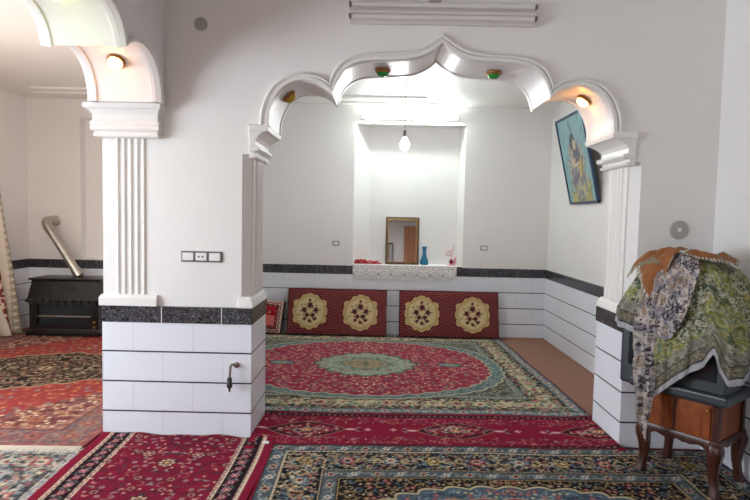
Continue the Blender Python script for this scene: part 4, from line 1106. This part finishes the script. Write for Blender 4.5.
for x0, x1 in ((-cw + .038, -.032), (-.012, cw - .046)):
    d = MB().box(x0, x1, -cd + .002, -cd + .016, .308, .492).build('door', M['wood'], t, bevel=.004)
    if x0 > -.1: MB().lathe([(.007, 0), (.005, .008), (.009, .016), (.006, .021), (0, .022)], c=(x1 - .012, -cd + .002, .47), axis=(0, -1, 0), n=12).build('knob', M['brass'], d, smooth=True)
MB().box(-.032, -.012, -.178, -.165, .30, .50).build('stile', M['darkwood'], t, bevel=.003)
MB().boxloft([(.498, -cw + .0, cw - .0, -cd, cd), (.512, -cw - .01, cw + .01, -cd - .012, cd), (.52, -cw - .006, cw + .006, -cd - .008, cd)]).build('top', M['darkwood'], t, bevel=.002)

TVZ = .013 + .521; TVX = CC.x - .012 - .035 * math.cos(CA); TVY = CC.y - .035 * math.sin(CA)
t = thing('television', 'dark box television under scarves on top of the wooden cabinet', 'television', (TVX, TVY, TVZ), (0, 0, CA))
tw = .298; td0, td1 = -.205, .17
MB().boxloft([(.0, -tw + .09, tw - .0, td0 - .02, .10), (.012, -tw + .08, tw + .015, td0 - .035, .11), (.055, -tw + .08, tw + .015, td0 - .035, .11), (.068, -tw + .09, tw, td0 - .015, .10)]).build('base', M['tv'], t, bevel=.008)
MB().box(-tw, tw, td0, .0, .0, .50).build('front_case', M['tv'], t, bevel=.02, seg=3)
MB().boxloft([(.09, -.19, .19, -.02, td1), (.28, -.20, .20, -.02, td1 + .01), (.44, -.15, .15, -.02, td1 - .04)]).build('rear_case', M['tv'], t, bevel=.02)
MB().box(-.245, .245, td0 - .006, td0 + .01, .12, .46).build('screen', M['screen'], t, bevel=.006)
MB().box(-.02, .05, td0 - .036, td0 - .030, .04, .05).build('badge_strip', M['chrome'], t)
MB().box(-tw - .004, -tw + .0, td0 + .03, td0 + .16, .29, .298).build('side_trim', M['chrome'], t)

# scarves: sheets laid over the pile, given by angle round it and height on it
TVR = Matrix.Translation(Vector((TVX, TVY, 0))) @ Matrix.Rotation(CA, 4, 'Z')
ZP = [.20, .45, .70, .86, .98, 1.08, 1.17, 1.24, 1.285, 1.315, 1.33]
RP = [1.08, 1.08, 1.10, 1.10, 1.04, .93, .81, .69, .53, .32, 0.0]
def drape(name, label, phi0, phi1, start, hem, lay, colf, seed, fold=.012, kf=17, nu=260, nv=220, side=0.0):
    """phi in degrees round the pile (-90 = front); start and hem are heights (m) as functions of phi"""
    U, V = np.meshgrid(np.linspace(0, 1, nu), np.linspace(0, 1, nv))
    PH_ = np.radians(phi0 + (phi1 - phi0) * U); pd = np.degrees(PH_)
    # arc length along the profile so that the cloth is sampled evenly over the crown
    zz = np.linspace(.2, 1.33, 400); rr = np.interp(zz, ZP, RP) * .30
    L = np.concatenate([[0], np.cumsum(np.hypot(np.diff(zz), np.diff(rr)))]); L = L[-1] - L      # 0 at the crown
    zof = lambda q: np.interp(q, L[::-1], zz[::-1]); lof = lambda z_: np.interp(z_, zz, L)
    l0, l1 = lof(start(pd)), lof(hem(pd)); S = l0 + (l1 - l0) * V
    z = zof(S); rf = np.interp(z, ZP, RP)
    a, b = .332, .250; n_ = 4.2
    rad = 1 / ((np.abs(np.cos(PH_)) / a) ** n_ + (np.abs(np.sin(PH_)) / b) ** n_) ** (1 / n_)
    fl = np.clip((S - .10) / .5, 0, 1)
    wob = np.sin(PH_ * kf + seed + 1.4 * np.sin(S * 5.1 + seed)) * .6 + np.sin(PH_ * kf * 2.3 + seed * 3 + S * 6) * .4
    crs = 1 - np.abs(np.sin(PH_ * kf * .5 + 2.2 * fbm(S * 4 + seed, PH_ * 3 + 5, seed))) ** .5
    lump = (fbm(PH_ * 2.5 + 9, S * 6 + seed, seed) - .5) * .06
    R_ = rad * rf + fl * fold * wob + fl * crs * fold * .9 + lump * np.clip(S / .15, 0, 1) * np.clip((z - .6) / .2, .25, 1) + lay * np.clip(S / .1, 0, 1)
    x = R_ * np.cos(PH_); y = R_ * np.sin(PH_) - .02
    z = z + (fbm(x * 11 + 5, y * 11 + 5, seed // 4 + 3) - .5) * .05 * np.clip((z - 1.0) / .15, 0, 1) + lay * .9 * np.clip((z - 1.0) / .2, 0, 1)
    R3 = np.array(TVR.to_3x3()); tr = np.array(TVR.translation)
    P = np.stack([x, y, z], -1) @ R3.T + tr
    P[..., 0] = np.minimum(P[..., 0], XR - .035); P[..., 1] = np.minimum(P[..., 1], YF0 - .035)
    img = colf(PH_ * .33, S, l1 - S)
    org = np.array([CC.x, CC.y, float(P[..., 2].min())])
    o = grid_mesh(name, P - org, np.clip(grain(img, seed, .10), 0, 1), M['cloth']); o.location = org
    s_ = o.modifiers.new('body', 'SOLIDIFY'); s_.thickness = .003; s_.offset = 1
    return tag(o, label, 'scarf', 'floral scarves draped over the television')
def pal(n, stops):
    img = np.empty(n.shape + (3,)); img[:] = hx(stops[0][1])
    for th, c_ in stops[1:]: img[n > th] = hx(c_)
    return img
def col_grey(a, s, e):
    n = fbm(a * 34, s * 34, 11, 4); img = pal(n, [(0, '#85838c'), (.36, '#9d9897'), (.45, '#b0a8a2'), (.56, '#bcb4ae'), (.70, '#a39585')])
    f = fbm(a * 24 + 40, s * 24, 31, 3) ; d = fbm(a * 110, s * 110, 51, 3)
    m1 = (f > .54) & (d > .40); img[m1] = hx('#6f6a70'); img[(f > .57) & (d > .52)] = hx('#3f3b42'); img[(f < .42) & (d > .56)] = hx('#75675a'); img[(f < .36) & (d < .42)] = hx('#94785c')
    return img
def col_olive(a, s, e):
    n = fbm(a * 34 + 3, s * 34, 71, 4); d = fbm(a * 120, s * 120, 81, 3); f = fbm(a * 15 + 7, s * 15, 91, 3)
    img = pal(n, [(0, '#4b533a'), (.38, '#656b40'), (.47, '#747650'), (.56, '#87866a'), (.64, '#a3a38c')])
    img[(f > .54) & (d > .5)] = hx('#88853f'); img[(f < .46) & (d > .56)] = hx('#a5a392'); img[(f < .43) & (d < .42)] = hx('#3f4a40'); img[(f > .62) & (d < .45)] = hx('#66786c')
    ring = np.abs(np.hypot((a * 15) % 1 - .5, (s * 15) % 1 - .5) - .3 - (d - .5) * .3) < .05; img[ring & (f > .5)] = hx('#a3a07e')
    cream = (e < .17) & (e >= .10); img[cream] = pal(n, [(0, '#76766a'), (.45, '#8d8b7c'), (.6, '#66665c')])[cream]
    bd = (e < .10) & (e >= .04); img[bd] = pal(d, [(0, '#5f5a4e'), (.42, '#787260'), (.52, '#45423b'), (.6, '#8d8670')])[bd]
    img[(e < .107) & (e > .10)] = hx('#3a3a34'); img[(e < .045) & (e > .036)] = hx('#303338'); img[e <= .036] = hx('#a2a2a6')
    return img
def col_orange(a, s, e):
    st = np.sin((a * .9 + s * .6) * 420 + 3 * fbm(a * 20, s * 20, 7)); img = pal(st, [(-2, '#5c4030'), (-.7, '#a35c30'), (-.1, '#b56c38'), (.6, '#96582f'), (.88, '#6a6a52')])
    f = fbm(a * 14, s * 14, 17, 3); img[(f > .62)] = hx('#7f7a62'); ed = e < .018; img[ed] = hx('#b9b0a0'); img[ed & (np.sin(a * 260) > .5)] = hx('#3a3432')
    return img
ip = lambda xs, ys: (lambda p_: np.interp(p_, xs, ys))
const = lambda v: (lambda p_: np.full_like(p_, v))
drape('olive_scarf', 'olive green floral scarf with grey hem hanging over the television front', -215, 45, const(1.329),
      ip([-215, -200, -172, -160, -148, -138, -122, -117, -114, -109, -100, -86, -72, -60, -52, -47, -42, -36, -20, 10, 45], [.95, .92, .90, .89, .90, .88, .86, .60, .47, .47, .51, .58, .65, .71, .75, .83, .74, .66, .68, .8, .9]), .0, col_olive, 2, fold=.013, kf=15)
drape('grey_floral_scarf', 'grey floral scarf with a long tail hanging down past the television', -117, -96, ip([-117, -96], [1.22, 1.25]),
      ip([-117, -115, -112, -109, -105, -101, -98, -96], [.86, .62, .44, .34, .27, .26, .42, .56]), .026, col_grey, 5, fold=.014, kf=30, nu=140, nv=300)
drape('grey_blue_scarf', 'pale grey-blue floral scarf lobe bunched in the middle of the pile', -120, -56, ip([-120, -90, -56], [1.30, 1.31, 1.30]),
      ip([-120, -113, -103, -94, -87, -80, -73, -66, -61, -56], [1.06, .99, .92, .87, .855, .88, .95, 1.06, 1.16, 1.22]), .034, col_grey, 9, fold=.010, kf=17, nu=200, nv=160)
drape('orange_scarf', 'orange striped scarf lying on top of the pile of scarves', -168, -92, const(1.326),
      ip([-168, -160, -152, -146, -138, -126, -116, -108, -101, -96, -92], [1.22, 1.20, 1.21, 1.15, 1.20, 1.16, 1.10, 1.06, 1.10, 1.20, 1.27]), .042, col_orange, 13, fold=.008, kf=16, nu=200, nv=120)
drape('rust_scarf', 'rust brown scarf end running over the right shoulder of the pile', -80, 15, ip([-80, -40, 15], [1.326, 1.315, 1.30]),
      ip([-80, -60, -30, 0, 15], [1.295, 1.283, 1.262, 1.25, 1.26]), .036, col_orange, 15, fold=.005, kf=10, nu=120, nv=60)

# orange curtain beside the rear window, seen in the mirror
def rear_curtain():
    nu, nv = 90, 60; U, V = np.meshgrid(np.linspace(0, 1, nu), np.linspace(0, 1, nv))
    X = .74 + U * .40; Y = -2.52 + .03 * np.sin(U * 30); Z = .02 + V * 2.95
    P = np.stack([X - 1.05, Y + 2.52, Z - .02], -1); img = np.empty(P.shape); img[:] = hx('#d3a083')
    o = grid_mesh('orange_curtain', P, img, M['curtain']); o.location = (1.05, -2.52, .02); o.modifiers.new('body', 'SOLIDIFY').thickness = .004
    tag(o, 'orange curtain reflected in the niche mirror', 'curtain')
rear_curtain()

m = MB()
for a, b, c_, d in ((.27, .29, 0, 2.45), (.38, .40, 0, 2.45), (.27, .40, 2.42, 2.45)): m.box(a, b, -2.6, -2.56, c_, d)
struct(m.build('rear_dark_frame', M['black'], bevel=.002))  # narrow dark frame of unknown kind, added for the mirror to reflect
# ------------------------------------------------------------------ light
def area(name, loc, rot, sx, sy, power, col):
    l = bpy.data.lights.new(name, 'AREA'); l.shape = 'RECTANGLE'; l.size = sx; l.size_y = sy; l.energy = power; l.color = col
    o = bpy.data.objects.new(name, l); COL.objects.link(o); o.location = loc; o.rotation_euler = rot; return o
area('window_daylight', (XL - .22, (WY0 + WY1) / 2, (WZ0 + WZ1) / 2), (0, -PI / 2, 0), 1.5, 2.7, 205, (.84, .92, 1.0))
area('rear_window_daylight', ((RX0 + RX1) / 2, -2.85, (RZ0 + RZ1) / 2), (PI / 2, 0, 0), 1.7, 1.4, 36, (1.0, .97, .95))
def point(name, loc, power, col, r=.04):
    l = bpy.data.lights.new(name, 'POINT'); l.energy = power; l.color = col; l.shadow_soft_size = r
    o = bpy.data.objects.new(name, l); COL.objects.link(o); o.location = loc; return o
point('left_room_fill', (-3.3, 4.1, 1.75), 26, (1.0, .76, .58), .08)  # added warm fill without a fixture, brightens the left room
w = bpy.data.worlds.new('World'); sc.world = w; w.use_nodes = True; nt = w.node_tree
bg = nt.nodes['Background']; sk = nt.nodes.new('ShaderNodeTexSky'); sk.sky_type = 'HOSEK_WILKIE'; sk.sun_direction = (.3, -.5, .8)
nt.links.new(sk.outputs[0], bg.inputs[0]); bg.inputs[1].default_value = .6

# ------------------------------------------------------------------ camera
cam = bpy.data.cameras.new('Camera'); co = bpy.data.objects.new('Camera', cam); COL.objects.link(co)
cam.sensor_width = 36; cam.lens = 36 * 555 / 750; cam.clip_start = .05
yaw, pitch, roll = -.008, .058, math.radians(1.2)
f = Vector((math.sin(yaw) * math.cos(pitch), math.cos(yaw) * math.cos(pitch), -math.sin(pitch)))
r_ = Vector((math.cos(yaw), -math.sin(yaw), 0)); u = r_.cross(f)
r2 = r_ * math.cos(roll) + u * math.sin(roll); u2 = -r_ * math.sin(roll) + u * math.cos(roll)
mw = Matrix((r2, u2, -f)).transposed().to_4x4(); mw.translation = Vector((0, 0, 1.5)); co.matrix_world = mw
sc.camera = co
sc.view_settings.view_transform = 'Standard'; sc.view_settings.look = 'None'; sc.view_settings.gamma = 1; sc.view_settings.exposure = .5
try: sc.cycles.use_denoising = True
except Exception: pass
sc.cycles.max_bounces = 10; sc.cycles.diffuse_bounces = 6; sc.cycles.transparent_max_bounces = 12
